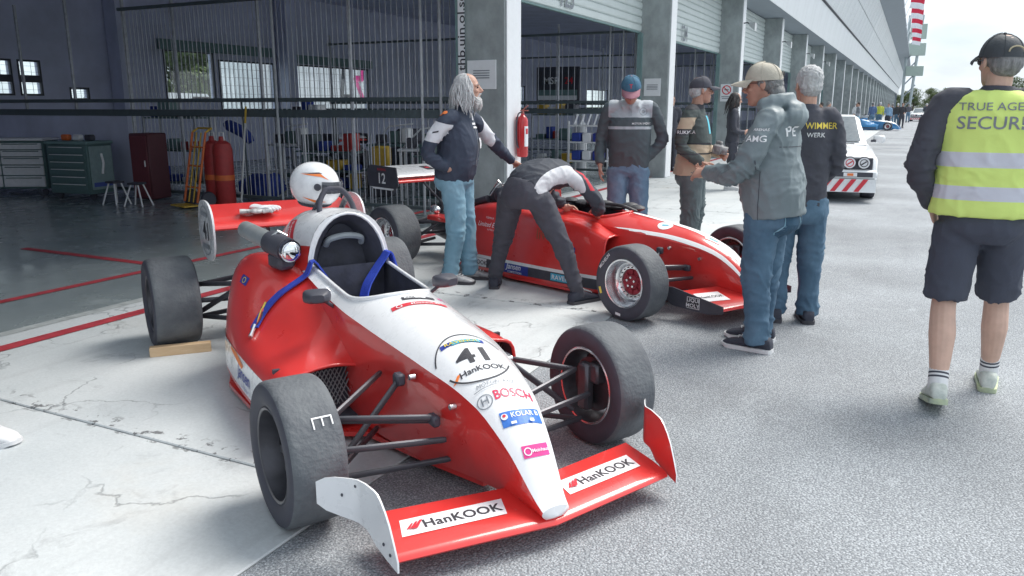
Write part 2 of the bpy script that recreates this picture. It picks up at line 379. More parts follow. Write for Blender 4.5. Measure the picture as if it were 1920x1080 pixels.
for i in range(-1, NB):
    y = Y0 + PITCH * i
    p = inst('pillar', pil_me, OFF + V3((0, y, 0)), parent=bld); inst('pillar_cladding', clad_me, parent=p); inst('door_guide', jamb_me, parent=p)
# roller shutters, slats as pieces for the near ones
w = PITCH - .44
slat_me = MB().loft([[(x, yy, z) for (x, z) in ((0, .0), (.022, .02), (.03, .07), (.022, .125), (0, .145), (-.02, .145), (-.02, 0))] for yy in (.44, PITCH)]).mesh('slat', m_slat, 25)
far_mb = MB()
for k in range(11): far_mb.box((0, (.44 + PITCH) / 2, 3.0 + .15 * k + .07), (.05, w - .02, .14))
far_me = far_mb.mesh('roller_shutter', m_slat, 30)
for i in range(-1, NB - 1):
    y = Y0 + PITCH * i
    if i <= 3:
        s = empty('roller_shutter', OFF + V3((BX + .02, y, 0)), parent=bld)
        for k in range(11): inst('slat', slat_me, (0, 0, 3.03 + .15 * k), parent=s)
        MB().box((0, (.44 + PITCH) / 2, 3.012), (.06, w, .03), bev=.006).build('bottom_rail', m_green, s)
    else: inst('roller_shutter', far_me, OFF + V3((BX + .02, y, 0)), parent=bld)
YE = Y0 + PITCH * NB
bpart(MB().prism([(-17.2, 4.68), (BX - .05, 4.68), (BX - .05, 4.74), (-17.2, 4.74)], YE + 8, (0, (YE - 8) / 2, 0)), 'ceiling', m_inner)
bpart(MB().prism([(BX - .05, ZS + .0), (-4.31, ZS), (-4.31, ZS + .08), (BX - .05, ZS + .08)], YE + 8, (0, (YE - 8) / 2, 0)), 'soffit', m_grey)
bpart(MB().prism([(-17.2, 4.76), (-4.1, 6.02), (-3.06, 9.0), (-1.6, 9.62), (-1.6, 9.9), (-17.2, 9.9)], YE + 8, (0, (YE - 8) / 2, 0)), 'upper_storey', m_grey)
def strip_panels(name, a, b, mat, y0, y1, step, th=.03, gap=.014, rib=0):
    a, b = V3((a[0], 0, a[1])), V3((b[0], 0, b[1])); t = unit(b - a); nrm = np.cross(t, (0, 1, 0)); nrm = nrm if nrm[0] > 0 else -nrm; L = np.linalg.norm(b - a)
    mb = MB().box((0, step / 2, L / 2), (th, step - gap, L - gap), bev=.006)
    if rib:
        for k in range(1, rib): mb.box((th / 2 + .004, step * k / rib, L / 2), (.012, .018, L - .03))
    R3 = np.stack((nrm, (0, 1, 0), t), 1)
    mb.v = [q @ R3.T for q in mb.v]; me = mb.mesh(name, mat, 30); y = y0
    while y < y1 - .01: inst(name, me, OFF + a + nrm * (th / 2 + .004) + V3((0, y, 0)), parent=bld); y += step
for (y0, y1, st, rb) in ((-8, 72, 2.5, 5), (72, YE, 12.5, 5)):
    strip_panels('fascia_panel', (-4.3, 4.66), (-4.08, 6.0), m_clad, y0, y1, st)
    strip_panels('facade_panel', (-4.02, 6.08), (-3.55, 7.5), m_clad, y0, y1, st, rib=rb); strip_panels('facade_panel', (-3.54, 7.52), (-3.05, 9.0), m_clad, y0, y1, st, rib=rb)
bpart(MB().tube([(-4.0, -8, 6.03), (-4.0, YE, 6.03)], .035, 6), 'groove_tube', m_dark)  # dark tube filling the groove between fascia and facade panels
# back wall with window openings
HOL = [(7.9, 8.35, 1.69, 2.3), (8.45, 8.78, 1.69, 2.3), (8.88, 9.3, 1.69, 2.3), (9.8, 10.2, 1.62, 1.85), (11.95, 13.3, 1.62, 2.66), (13.42, 15.2, 1.42, 2.52), (15.75, 18.95, 1.42, 2.53), (26.5, 29.3, 1.3, 2.3), (36, 39, 1.3, 2.3)]
HOL = [(a * 17 / 14, b * 17 / 14, 1.5 + (c - 1.5) * 17 / 14, 1.5 + (d - 1.5) * 17 / 14) for a, b, c, d in HOL]
mb = MB(); ys = [-8] + sorted(v for h in HOL for v in h[:2]) + [YE]
for a, b in zip(ys[:-1], ys[1:]):
    h = [q for q in HOL if q[0] <= a + 1e-6 and q[1] >= b - 1e-6]
    for (z0, z1) in ([(0, h[0][2]), (h[0][3], 4.68)] if h else [(0, 4.68)]): mb.box((-17.08, (a + b) / 2, (z0 + z1) / 2), (.2, b - a, z1 - z0))
bpart(mb, 'back_wall', m_inner)
m_glass = bpy.data.materials.new('window_glass'); m_glass.use_nodes = True
nt = m_glass.node_tree; nt.nodes.clear(); _o = nt.nodes.new('ShaderNodeOutputMaterial'); _t = nt.nodes.new('ShaderNodeBsdfTransparent'); _g = nt.nodes.new('ShaderNodeBsdfGlossy'); _g.inputs['Roughness'].default_value = .03; _x = nt.nodes.new('ShaderNodeMixShader'); _x.inputs[0].default_value = .07
_t.inputs[0].default_value = (.93, .97, .96, 1); nt.links.new(_t.outputs[0], _x.inputs[1]); nt.links.new(_g.outputs[0], _x.inputs[2]); nt.links.new(_x.outputs[0], _o.inputs[0])
for (a, b, z0, z1) in HOL:
    f = empty('window', OFF + V3((-17, 0, 0)), parent=bld); mb = MB(); ym, zm = (a + b) / 2, (z0 + z1) / 2; t = .04
    mb.box((0, ym, z0 + t / 2), (.06, b - a, t)).box((0, ym, z1 - t / 2), (.06, b - a, t)).box((0, a + t / 2, zm), (.06, t, z1 - z0 - 2 * t)).box((0, b - t / 2, zm), (.06, t, z1 - z0 - 2 * t))
    if 1.72 < z0 < 1.74: mb.box((0, ym, 2.08), (.05, b - a - 2 * t, .15))
    mb.build('frame', m_dark, f); MB().box((-.03, ym, zm), (.006, b - a - .05, z1 - z0 - .05)).build('pane', m_glass, f)
    mb = MB(); n = max(2, int((b - a) / .16))
    for k in range(1, n): mb.box((-.055, a + (b - a) * k / n, zm), (.006, .007, z1 - z0))
    for k in range(1, 6): mb.box((-.06, ym, z0 + (z1 - z0) * k / 6), (.006, b - a, .006))
    mb.build('mesh_grille', m_dark, f)
bpart(MB().box((-16.9, 16.3, 3.02), (.1, 3.9, .25)), 'blind_box', m_green); bpart(MB().box((-16.9, 21.1, 2.9), (.1, 4., .25)), 'blind_box', m_green)
for yc, wc in ((13.3, .7), (18.75, .4)): bpart(MB().box((-16.75, yc, 2.35), (.4, wc, 4.6)), 'back_column', m_inner)
bpart(MB().box((-11.2, -8.1, 2.35), (11.6, .2, 4.7)), 'end_wall', m_inner); bpart(MB().box((-10.6, YE + .1, 4.9), (12.5, .2, 9.8)), 'end_wall', m_grey)
# ceiling beams and pipes of the near garages
for yb in (3.4, 6.9, 10.6, 14.0): bpart(MB().box((-11.2, yb, 4.55), (11.5, .22, .26)), 'ceiling_beam', m_inner)
bpart(MB().tube([(-7.2, -6, 4.3), (-7.2, 30, 4.3)], .06, 8), 'duct', M('duct_zinc', (.2, .22, .25), .5, .3))
# partition fences between the garages
m_bar = M('galvanised_bar', (.46, .48, .52), .5, .2, var=.2); m_rail = M('fence_rail_paint', (.10, .13, .14), .6)
bar_me = MB().tube([(0, 0, .12), (0, 0, 3.05)], .0072, 5).mesh('bar', m_bar); post_me = MB().box((0, 0, 1.65), (.045, .045, 3.3), bev=.006).mesh('post', m_bar)
tall_me = MB().tube([(0, 0, 0), (0, 0, 4.5)], .02, 8).mesh('post', M('pale_pole', (.52, .55, .58), .4))
for i, lab in ((0, 'barred steel partition fence behind the number 41 car, nearest the pillar'), (1, 'barred partition fence under shutter 125, behind the fire extinguisher'), (2, 'barred partition fence under shutter 124, behind the doorway man'), (3, 'barred partition fence behind the woman in black')):
    y = Y0 + PITCH * i + .22; fn = empty('partition_fence', (-9.6, y, 0), label=lab, cat='fence', group='partition fences between garages'); x0, x1 = (-2.4 if i == 0 else -4.2), 4.12
    n = 70 if i == 0 else 56
    if i == 0:
        for z, h in ((1.40, .11), (1.60, .06), (.1, .05)): MB().box(((-7.3 + x0) / 2, -.02, z), (x0 + 7.3, .05, h), bev=.006).build('rail', m_rail, fn)
        for x in (-6.6, -5.2, -3.8): inst('post', post_me, (x, .03, 0), parent=fn)
        MB().box((-4.85, .0, .72), (4.8, .03, 1.24)).build('infill_sheet', m_inner, fn)
    if i < 2:
        for k in range(n): inst('bar', bar_me, (x0 + (x1 - x0) * (k + .5) / n, 0, 0), parent=fn)
    else:
        mb = MB()
        for k in range(40): mb.tube([(x0 + (x1 - x0) * (k + .5) / 40, 0, .12), (x0 + (x1 - x0) * (k + .5) / 40, 0, 3.05)], .01, 4)
        mb.build('bar', m_bar, fn, kind='stuff')
    for z, h in ((.1, .05), (1.40, .11), (1.60, .06), (3.07, .05)): MB().box(((x0 + x1) / 2, -.02, z), (x1 - x0, .05, h), bev=.006).build('rail', m_rail, fn)
    for x in (x0 + .05, -1.2, .6, 2.3, x1 - .02): inst('post', post_me, (x, .03, 0), parent=fn)
    for x in (3.85, 3.55, .95): inst('post', tall_me, (x, -.05, 0), parent=fn)
# shutter numbers, notices, floodlights
m_black = M('black_print', (.035, .035, .045), .6); m_wprint = M('white_print', (.82, .83, .85), .5, var=.03); m_rprint = M('red_print', (.62, .03, .05), .5, var=.05); m_gprint = M('grey_print', (.22, .24, .27), .6)
def flat_print(name, layers, O, U, Vv, parent, th=.002):
    O, U, Vv = V3(O), unit(U), unit(Vv); N = np.cross(U, Vv); mb = MB(); mats = []
    for li, ((vs, fs), mat) in enumerate(layers):
        if mat not in mats: mats.append(mat)
        mb.add([O + U * x + Vv * y + N * (th * (li + 1)) for x, y in vs], fs, mats.index(mat))
    return mb.build(name, mats, parent, 0)
for i, t in ((0, '125'), (1, '124'), (2, '123')):
    o = flat_print('garage_number', [(text2d(t, .52, .008, sx=.85), m_gprint)], (BX + .068, Y0 + PITCH * i + 3.45, 3.27), (0, 1, 0), (0, 0, 1), bld); o.location = OFF
for i in range(0, 6):
    y = Y0 + PITCH * i
    if i in (0, 1, 2, 3):
        s = empty('notice_board', (FX - .33, y, 1.9), label=['white notice on the pillar behind the long-haired man', 'white notice on the pillar right of the man in the blue cap', 'no-smoking notice on the pillar behind the black cap', 'no-smoking notice right of the hooded jacket'][i], cat='sign')
        MB().box((0, -.012, 0), (.36 if i else .42, .016, .5 if i > 1 else .36), bev=.003).build('board', m_white, s)
        if i > 1: flat_print('symbol', [(ring2d(.105, .03, c=(0, .08)), m_rprint), (rect2d(.2, .026, c=(0, 0)), m_rprint), (rect2d(.11, .022, c=(0, .085)), m_black), (rect2d(.28, .02, c=(0, -.12)), m_gprint), (rect2d(.24, .02, c=(0, -.17)), m_gprint)] if False else [(ring2d(.105, .03, c=(0, .08)), m_rprint), (at2(rect2d(.2, .026), 0, .08, rot=-.8), m_rprint), (at2(rect2d(.13, .02), -.0, .085), m_black), (rect2d(.28, .02, c=(0, -.11)), m_gprint), (rect2d(.24, .02, c=(0, -.16)), m_gprint)], (0, -.02, 0), (1, 0, 0), (0, 0, 1), s)
        else: flat_print('print', [(rect2d(.24, .012, c=(0, .05 - .03 * k)), m_gprint) for k in range(4)], (0, -.02, 0), (1, 0, 0), (0, 0, 1), s)
    if i >= 2:
        f = empty('floodlight', (FX + .03, y + .1, 3.75), label='grey floodlight on the %s pillar from the white fire extinguisher pillar' % ['', '', 'third', 'fourth', 'fifth', 'sixth'][i], cat='lamp', group='floodlights on the pillars')
        MB().tube([(0, 0, .1), (.1, 0, .12), (.2, 0, .05)], .018, 6).build('arm', m_dark, f)
        MB().loft([[(.16 + .0 * a, b * .07, .07 + a * .05) for a, b in ((-1, -1), (1, -1), (1, 1), (-1, 1))], [(.34, b * .15, -.02 + a * .11) for a, b in ((-1, -1), (1, -1), (1, 1), (-1, 1))]]).build('housing', M('lamp_grey', (.55, .57, .58), .4), f)
o = flat_print('banner_strip', [(rect2d(2.6, .1, 2, 1), m_wprint), (text2d('thb.uin.ol.secen', .155, .006, sx=1.25), m_black)], (BX + .08, Y0 - .086, 2.55), (0, 0, 1), (-1, 0, 0), None)
tag(o, 'white vertical lettered strip beside the concrete pillar edge', 'sign')
# flags along the roof edge
m_fr = M('flag_red', (.62, .03, .07), .8, var=.15); m_fw = M('flag_white', (.78, .80, .84), .8)
for k, yf in enumerate((57, 62.5, 69, 76.5, 85, 95, 107, 120)):
    fl = empty('flag', (-1.62, yf, 9.6), label='red and white roof flag, number %s along the row counted from the near end' % ['one', 'two', 'three', 'four', 'five', 'six', 'seven', 'eight'][k], cat='flag', group='flags on the roof edge')
    MB().tube([(0, 0, -.1), (.62, 0, 1.9)], .03, 6).build('pole', m_white, fl)
    mb = MB(); nn = 9; 
    for c in range(4):
        rows = []
        for j in range(2):
            t = (c + j) / 4; rows.append([(.5 - .05 * t + (q / (nn - 1)) * 1.0, .18 * math.sin(q * 1.1 + k + t * 2) * (q / nn), 1.75 - 1.9 * t - .25 * (q / nn) ** 2) for q in range(nn)])
        mb.loft(rows, c % 2, closed=False)
    mb.build('cloth', [m_fr, m_fw], fl)
# ================================================================== racing cars
m_red = M('racing_red_paint', (.70, .04, .036), .3, var=.06, scale=5, coat=.8); m_wpaint = M('racing_white_paint', (.80, .81, .83), .28, var=.02, coat=.8)
m_blackp = M('satin_black', (.056, .058, .076), .5, var=.2); m_tub = M('cockpit_black', (.055, .057, .076), .75, var=.3, bump=.2, bscale=25)
m_tyre = M('worn_slick_rubber', (.052, .058, .074), .72, col2=(.17, .185, .195), scale=3.4, bump=.5, bscale=55, detail=9, rvar=.05); m_side = M('tyre_sidewall', (.058, .06, .08), .7, var=.2)
m_rimd = M('dark_rim', (.07, .07, .082), .4, .5, var=.2); m_silver = M('polished_alloy', (.72, .73, .75), .22, .9, var=.06); m_chrome = M('chrome', (.85, .86, .88), .06, 1., var=.02)
m_rod = M('suspension_tube', (.085, .086, .10), .35, .4, var=.15); m_pink = M('pink_print', (.75, .05, .28), .4); m_blue = M('blue_print', (.03, .16, .55), .4); m_navy = M('navy_print', (.03, .05, .30), .4)
m_strap = M('blue_webbing', (.03, .07, .48), .75, var=.15, bump=.4, bscale=160); m_wood = M('raw_pine', (.62, .42, .24), .7, col2=(.72, .53, .33), scale=4, stretch=(2, 14, 14), bump=.2, bscale=20)
m_yel = M('yellow_print', (.75, .58, .08), .4); m_cyan = M('cyan_print', (.05, .42, .62), .4); m_redhub = M('red_anodised', (.30, .03, .05), .4, .5); m_mesh = M('radiator_mesh_alloy', (.34, .36, .38), .45, .5); m_orange = M('orange_print', (.85, .22, .05), .45)
def sm(x, xs, ys, k=.05):
    o = np.argsort(xs); xs = np.array(xs)[o]; ys = np.array(ys)[o]; return sum(wt * np.interp(x + d * k, xs, ys) for d, wt in ((-1, .15), (-.5, .22), (0, .26), (.5, .22), (1, .15)))
KX = [-1.6, -1.3, -1.0, -.7, -.4, -.1, .05, .2, .35, .5, .6, .66]
KW = [.247, .249, .254, .249, .232, .204, .181, .152, .122, .088, .066, .05]
KZB = [.675, .655, .606, .571, .547, .518, .494, .467, .418, .305, .19, .125]
KZC = [.72, .71, .69, .672, .64, .60, .575, .53, .47, .345, .215, .135]
KWB = [.25, .25, .24, .232, .215, .165, .12, .085, .062, .048, .042, .038]; KZ0 = [.07, .07, .07, .07, .07, .072, .08, .09, .10, .105, .105, .11]
def crown(x, y, zadd=0.):
    w = sm(x, KX, KW); zb = sm(x, KX, KZB); zc = sm(x, KX, KZC); return zb + (zc + zadd - zb) * (1 - min(1, abs(y) / w) ** 2.3)
def w_open(x, xf=-.57, hw=.2, ln=.27):
    if x >= xf: return 0.
    if x > xf - ln: t = (x - (xf - ln)) / ln; return hw * math.sqrt(max(0, 1 - t ** 2.4))
    return hw
def merge(o, d=.0008):
    bm = bmesh.new(); bm.from_mesh(o.data); bmesh.ops.remove_doubles(bm, verts=bm.verts, dist=d); bmesh.ops.recalc_face_normals(bm, faces=bm.faces); bm.to_mesh(o.data); bm.free(); return o
def wheel(car, loc, r, w, out, rim_r=.172, style='dark', rot=0.):
    wh = empty('wheel', loc, rot, car)
    p = [(rim_r, -.40), (rim_r + .012, -.47), (r * .78, -.525), (r * .90, -.515), (r * .955, -.485), (r * .985, -.435), (r * .997, -.36), (r, -.2), (r, 0)]; p = p + [(a, -b) for a, b in p[-2::-1]]
    t = MB().lathe([(a, b * w) for a, b in p], 56, axis='y', cap=False)
    n = 56; t.m = [1 if (i // n < 4 or i // n > len(p) - 6) else 0 for i in range(len(t.f))]
    ty = t.build('tyre', [m_tyre, m_side], wh, 50)
    mr = {'dark': m_rimd, 'silver': m_silver}[style]
    b = MB().lathe([(rim_r + .006, -.43 * w), (rim_r + .004, -.46 * w), (rim_r - .006, -.45 * w), (rim_r - .016, -.3 * w), (rim_r - .03, -.05 * w), (rim_r - .03, .1 * w), (rim_r - .016, .3 * w), (rim_r - .006, .45 * w), (rim_r + .004, .46 * w), (rim_r + .006, .43 * w)], 48, axis='y', cap=False)
    rm = b.build('rim', mr, wh, 40)
    MB().lathe([(rim_r - .004, out * .455 * w), (rim_r + .003, out * .47 * w), (rim_r + .008, out * .455 * w)], 48, axis='y', cap=False).build('rim_lip', m_silver if style == 'silver' else m_rod, wh)
    MB().lathe([(rim_r - .004, -out * .455 * w), (rim_r + .003, -out * .47 * w), (rim_r + .008, -out * .455 * w)], 48, axis='y', cap=False).build('rim_lip', m_silver, wh)
    yc = out * (.12 if style == 'dark' else -.06) * w
    if style == 'silver':
        d = MB().lathe([(.0, yc + out * .012), (.05, yc + out * .012), (.06, yc), (.092, yc), (.098, yc - out * .02), (.1, yc - out * .04)], 40, axis='y'); d.build('wheel_centre', m_redhub, wh, 25)
        MB().lathe([(.092, yc - out * .002), (.098, yc + out * .010), (.118, yc + out * .012), (.124, yc + out * .02), (rim_r - .022, yc + out * .03)], 40, axis='y', cap=False).build('bolt_ring', m_silver, wh)
        for k in range(18): a = k * PI / 9; MB().lathe([(.0, yc + out * .02), (.004, yc + out * .02), (.005, yc + out * .01)], 6, (math.sin(a) * .108, 0, math.cos(a) * .108), 'y').build('rim_bolt', m_rimd, wh)
        for k in range(5): a = k * 2 * PI / 5; MB().lathe([(.0, yc + out * .03), (.009, yc + out * .03), (.009, yc)], 6, (math.sin(a) * .035 * 1., 0, math.cos(a) * .035), 'y').build('wheel_nut', m_silver, wh)
        for k in range(8): a = k * 2 * PI / 8; MB().box((math.cos(a) * .07, yc + out * .004, math.sin(a) * .07), (.03, .014, .011), rotm((0, 1, 0), -a), bev=.004).build('wheel_rib', m_redhub, wh)
    else:
        for k in range(6):
            a = k * PI / 3 + .2; R3 = rotm((0, 1, 0), -a)
            MB().loft([[R3 @ V3((x, yc + out * q + dy * h, dz * ww)) for dy, dz in ((-1, -1), (1, -1), (1, 1), (-1, 1))] for x, q, h, ww in ((.03, .0, .012, .016), (.09, .004, .009, .014), (rim_r - .02, -.012, .008, .024))]).build('spoke', mr, wh)
        MB().lathe([(.0, yc + out * .02), (.03, yc + out * .02), (.038, yc), (.05, yc - out * .02), (.05, yc - out * .06)], 20, axis='y').build('hub', m_rod, wh)
    MB().lathe([(.05, -out * .16 * w), (.125, -out * .16 * w), (.125, -out * .22 * w), (.05, -out * .22 * w)], 32, axis='y').build('brake_disc', m_rimd, wh)
    MB().box((0, -out * .42 * w, .0), (.07, .05, .22), bev=.012).box((.05, -out * .3 * w, .07), (.07, .06, .09), bev=.01).build('upright', m_rod, wh)
    return wh, ty
def rods(car, segs, r=.011):
    for a, b in segs:
        a, b = V3(a), V3(b); MB().tube([a, a + (b - a) * .04, b - (b - a) * .04, b], [r * .8, r, r, r * .8], 8, flat=1.25).build('suspension_arm', m_rod, car)
        for e in (a, b): pass
def airfoil(xl, xt, zl, zt, y, th=.016):
    d = V3((xt - xl, 0, zt - zl)); P = V3((xl, y, zl)); n = V3((0, 0, 1))
    return [P + d * t + n * h * th for t, h in ((1, .12), (.7, .6), (.35, 1.0), (.1, .95), (.03, .65), (0, 0), (.03, -.65), (.1, -.8), (.35, -.5), (.7, -.3), (1, -.12))]
def ribbon(name, pts, wid, th, mat, parent, wdir=None):
    pts = smoothcurve(pts, 26); rings = []
    for i, p in enumerate(pts):
        t = unit(pts[min(i + 1, len(pts) - 1)] - pts[max(i - 1, 0)]); wd = V3(wdir[0]) + (V3(wdir[1]) - V3(wdir[0])) * i / (len(pts) - 1); wd = unit(wd - t * (wd @ t)); nn = np.cross(t, wd)
        rings.append([p + wd * wid / 2 + nn * th, p - wd * wid / 2 + nn * th, p - wd * wid / 2 - nn * th, p + wd * wid / 2 - nn * th])
    return MB().loft(rings).build(name, mat, parent, 30)

def formula_car(name, loc, deg, label, cfg):
    car = empty(name, (*loc, 0), R(deg), label=label, cat='racing car'); P = {}
    wm, rm = cfg['top'], cfg['side']; X0, X1 = cfg.get('x0', -1.33), .66
    xs = np.unique(np.concatenate((np.linspace(X0, .5, 44), np.linspace(.5, X1, 12), np.linspace(-.64, -.56, 8))))
    top = MB(); sd = MB(); nt_ = 9
    for sg in (-1, 1):
        tr = []; sr = []
        for x in xs:
            w = float(sm(x, KX, KW)); wo = w_open(x); f = x / X1 if x > .5 else 0
            tr.append([(x, sg * (wo + (w - wo) * k / (nt_ - 1)), crown(x, wo + (w - wo) * k / (nt_ - 1))) for k in range(nt_)])
            zb = float(sm(x, KX, KZB)); wb = float(sm(x, KX, KWB)); z0 = float(sm(x, KX, KZ0))
            sr.append([(x, sg * (w + (wb - w) * t ** 1.4 + .018 * math.sin(PI * t) * (1 if x < .3 else .4)), zb + (z0 - zb) * t) for t in np.linspace(0, 1, 10)] + [(x, 0, z0 - .004)])
        top.loft(tr, closed=False); sd.loft(sr, closed=False)
        # rounded tip
        tipc = V3((X1 + .008, 0, .115))
        e = tr[-1] + sr[-1][1:]; sd.loft([e, [V3(q) * .45 + tipc * .55 for q in e], [V3(q) * .04 + tipc * .96 for q in e]], closed=False, mi=1 if cfg.get('white_tip') else 0)
    P['top'] = merge(top.build('nose_cover', wm, car, 60)); P['side'] = merge(sd.build('monocoque', [rm, wm], car, 50))
    # cockpit opening
    out = [(x, w_open(x)) for x in np.linspace(-.575, -.84, 12)] + [(x, .2) for x in np.linspace(-.9, -1.3, 6)]
    loop = [(x, -y) for x, y in out] + [(x, y) for x, y in out[::-1]]
    rim = [V3((x, y, crown(x, y) + .004)) for x, y in ([(a, -b) for a, b in out[::-1]] + [(a, b) for a, b in out])]; MB().tube(rim, .011, 7).build('cockpit_rim', wm, car, 60)
    MB().loft([[(x, y * .99, crown(x, y) - .004) for x, y in loop], [(x * .98 - .02, y * .95, .5) for x, y in loop], [(x * .97 - .03, y * .85, .2) for x, y in loop], [(x * .5 - .47, y * .05, .2) for x, y in loop]], cap=False).build('cockpit_tub', m_tub, car)
    # seat back, head surround arch
    arch = [(.205 * math.sin(a) ** .8 if a <= PI / 2 else .205, 0) for a in (0,)]
    def arch_pts(hw, zt, zf, n=17): return [(hw * math.cos(t) * (1 if True else 1), zf + (zt - zf) * math.sin(t) ** 1.12) for t in np.linspace(PI, 0, n)]
    AX = cfg.get('arch_x', -1.3)
    a0 = arch_pts(.205, .95, .69); a1 = arch_pts(.185, .925, .60); a2 = arch_pts(.15, .88, .56)
    MB().tube([(AX + .03 * (1 - math.sin(t) ** 1) * 0, y, z) for t, (y, z) in zip(np.linspace(0, PI, 17), a0)], .008, 8).build('head_surround_trim', wm, car, 60)
    MB().loft([[(AX, y, z) for y, z in a0], [(AX - .03, y, z) for y, z in a1], [(AX - .13, y, z) for y, z in a2]], closed=False).prism(a2, .01, (AX - .13, 0, 0), (0, 1, 0), (0, 0, 1)).build('head_surround', m_tub, car, 50)
    MB().tube(smoothcurve([(AX - .08, -.10, .775), (AX - .05, -.085, .81), (AX - .045, 0, .825), (AX - .05, .085, .81), (AX - .08, .10, .775)], 15), .017, 8).build('headrest_bar', M('grey_pad', (.30, .33, .35), .6), car)
    MB().loft([[(AX + .0 - .10 + .1 * k, y, z + (.02 if abs(y) > .1 else 0)) for y, z in ((-.16, .56 - .15 * k), (-.1, .50 - .15 * k), (0, .485 - .15 * k), (.1, .50 - .15 * k), (.16, .56 - .15 * k))] for k in range(4)], closed=False).build('seat', m_tub, car, 60)
    # engine cover
    cs = cfg['cover']; rl = []; 
    def cring(x, w, zt, zb, a): return [(x, w * math.copysign(abs(math.cos(t)) ** .72, math.cos(t)), zb + (zt - zb) * abs(math.sin(t)) ** .80) for t in a]
    A1 = .55
    S = smoothcurve(cs, 18)
    P['cover'] = MB().loft([cring(*q, np.linspace(A1, PI - A1, 22)) for q in S], closed=False).build('engine_cover', cfg['cover_mat'], car, 60)
    mb = MB()
    for aa in (np.linspace(-.3, A1, 7), np.linspace(PI - A1, PI + .3, 7)): mb.loft([cring(*q, aa) if False else [(p[0], p[1] * 1.004, p[2]) for p in cring(*q, aa)] for q in S], closed=False)
    P['coverside'] = mb.build('engine_cover_side', rm, car, 60)
    MB().loft([[(p[0] + .002, p[1], p[2]) for p in cring(*S[0], np.linspace(PI, 0, 17))], [(AX + .004, y, z) for y, z in a0]], closed=False).build('cover_front_edge', wm, car, 40)
    # roll hoop
    hx, hz, hw = cfg['hoop']; MB().tube(smoothcurve([(hx + .1, -hw, hz - .25), (hx + .03, -hw * .93, hz - .09), (hx, -hw * .5, hz - .012), (hx, 0, hz), (hx, hw * .5, hz - .012), (hx + .03, hw * .93, hz - .09), (hx + .1, hw, hz - .25)], 30), .015, 12).build('roll_hoop', m_tub, car, 60)
    for sg in (-1, 1): MB().tube([(hx - .02, sg * hw * .75, hz - .06), (hx - .38, sg * hw * .8, hz - .32)], .015, 8).build('hoop_stay', m_blackp, car)
    # side pods
    T = cfg['pod']; P['pod'] = {}
    for sg in (-1, 1):
        rows = []
        zs = cfg.get('left_low', 1.) if sg > 0 else 1.
        for x, ctl in T: rows.append([(x, sg * y, z if z < .36 or x > -1.1 else .36 + (z - .36) * zs) for y, z in ctl])
        A_ = [smoothcurve(r, 18) + [V3((r[-1][0], sg * (abs(r[-1][1]) - .05), r[-1][2] - .015)), V3((r[-1][0], sg * .18, r[-1][2] - .015))] for r in rows]
        Bc = [smoothcurve([row[j] for row in A_], 34) for j in range(len(A_[0]))]; rings = [[Bc[j][i] for j in range(len(Bc))] for i in range(34)]
        P['pod'][sg] = merge(MB().loft(rings, closed=False).build('side_pod', rm, car, 70))
        fr = rings[0]; ed = fr[:18]; MB().tube(ed, .009, 7).build('inlet_lip', rm, car, 60)
        MB().loft([fr, [V3((p[0] - .16, p[1] * .96 + sg * .012, p[2] * .86 + .03)) for p in fr]], closed=True, cap=False).build('inlet_duct', m_tub, car, 50)
        if cfg.get('mesh'):
            mb = MB(); x = T[0][0] - .1
            for k in range(15): mb.box((x, sg * (.27 + .02 * k), .235), (.005, .004, .2), rotm((1, 0, 0), .5)); mb.box((x + .004, sg * (.27 + .02 * k), .235), (.005, .004, .2), rotm((1, 0, 0), -.5))
            mb.build('radiator_mesh', m_mesh, car); MB().box((x - .04, sg * .42, .23), (.02, .34, .24)).build('radiator', m_tub, car)
        # side strips
        for (z0, z1, mt, sx0, sx1) in cfg['strips']:
            pts = [(q, k) for k, q in enumerate(rings)]; mb = MB(); rr = []
            for q in rings:
                if not (sx0 <= q[0][0] <= sx1): continue
                a, b = q[13], q[17]; s_ = [q[i] for i in range(18)]; 
                def atz(z):
                    for i in range(17, 0, -1):
                        if (s_[i][2] - z) * (s_[i - 1][2] - z) <= 0 and abs(s_[i][2] - s_[i - 1][2]) > 1e-6:
                            f = (z - s_[i][2]) / (s_[i - 1][2] - s_[i][2]); return s_[i] + (s_[i - 1] - s_[i]) * f
                    return s_[17]
                rr.append([atz(z0 + (z1 - z0) * k / 4) + V3((0, sg * .0035, .0)) for k in range(5)])
            if len(rr) > 1: P['strip%d_%d' % (sg, int(z0 * 1000))] = mb.loft(rr, closed=False).build('side_strip', mt, car, 60)
        mb = MB().prism([(.2, sg * .03), (-.1, sg * .13), (-.5, sg * .24), (-.66, sg * .5), (T[0][0] - .1, sg * .6 * cfg['pw']), (-1.5, sg * .63 * cfg['pw']), (T[-1][0], sg * .5 * cfg['pw']), (T[-1][0] - .3, sg * .25), (T[-1][0] - .3, 0), (.2, 0)], .022, (0, 0, .045), (1, 0, 0), (0, 1, 0)); mb.build('floor', rm if cfg.get('redfloor', True) else m_blackp, car, 30)
    # front wing
    f = cfg['wing']; hs = f['hs']
    for sg in (-1, 1):
        rings = [airfoil(f['le0'] + (f['le1'] - f['le0']) * t, f['te0'] + (f['te1'] - f['te0']) * t, f['zl'], f['zt'], sg * hs * t) for t in np.linspace(0, 1, 7)]
        P['wing%d' % sg] = fixn(MB().loft(rings, cap=True).build('front_wing', f['mat'], car, 50))
        ups, los, n = f['up'], f['lo'], 16; xr = np.linspace(f['x0'], f['x1'], n); vs = []; fs = []; q = []
        for x in xr:
            y = np.interp(x, f['fx'], f['fy']); zu = np.interp(x, *ups); zl = np.interp(x, *los)
            q.append([(x, sg * y, zl), (x, sg * y, zu), (x, sg * (y + .006), zu), (x, sg * (y + .006), zl)])
        ep = MB().loft(q)
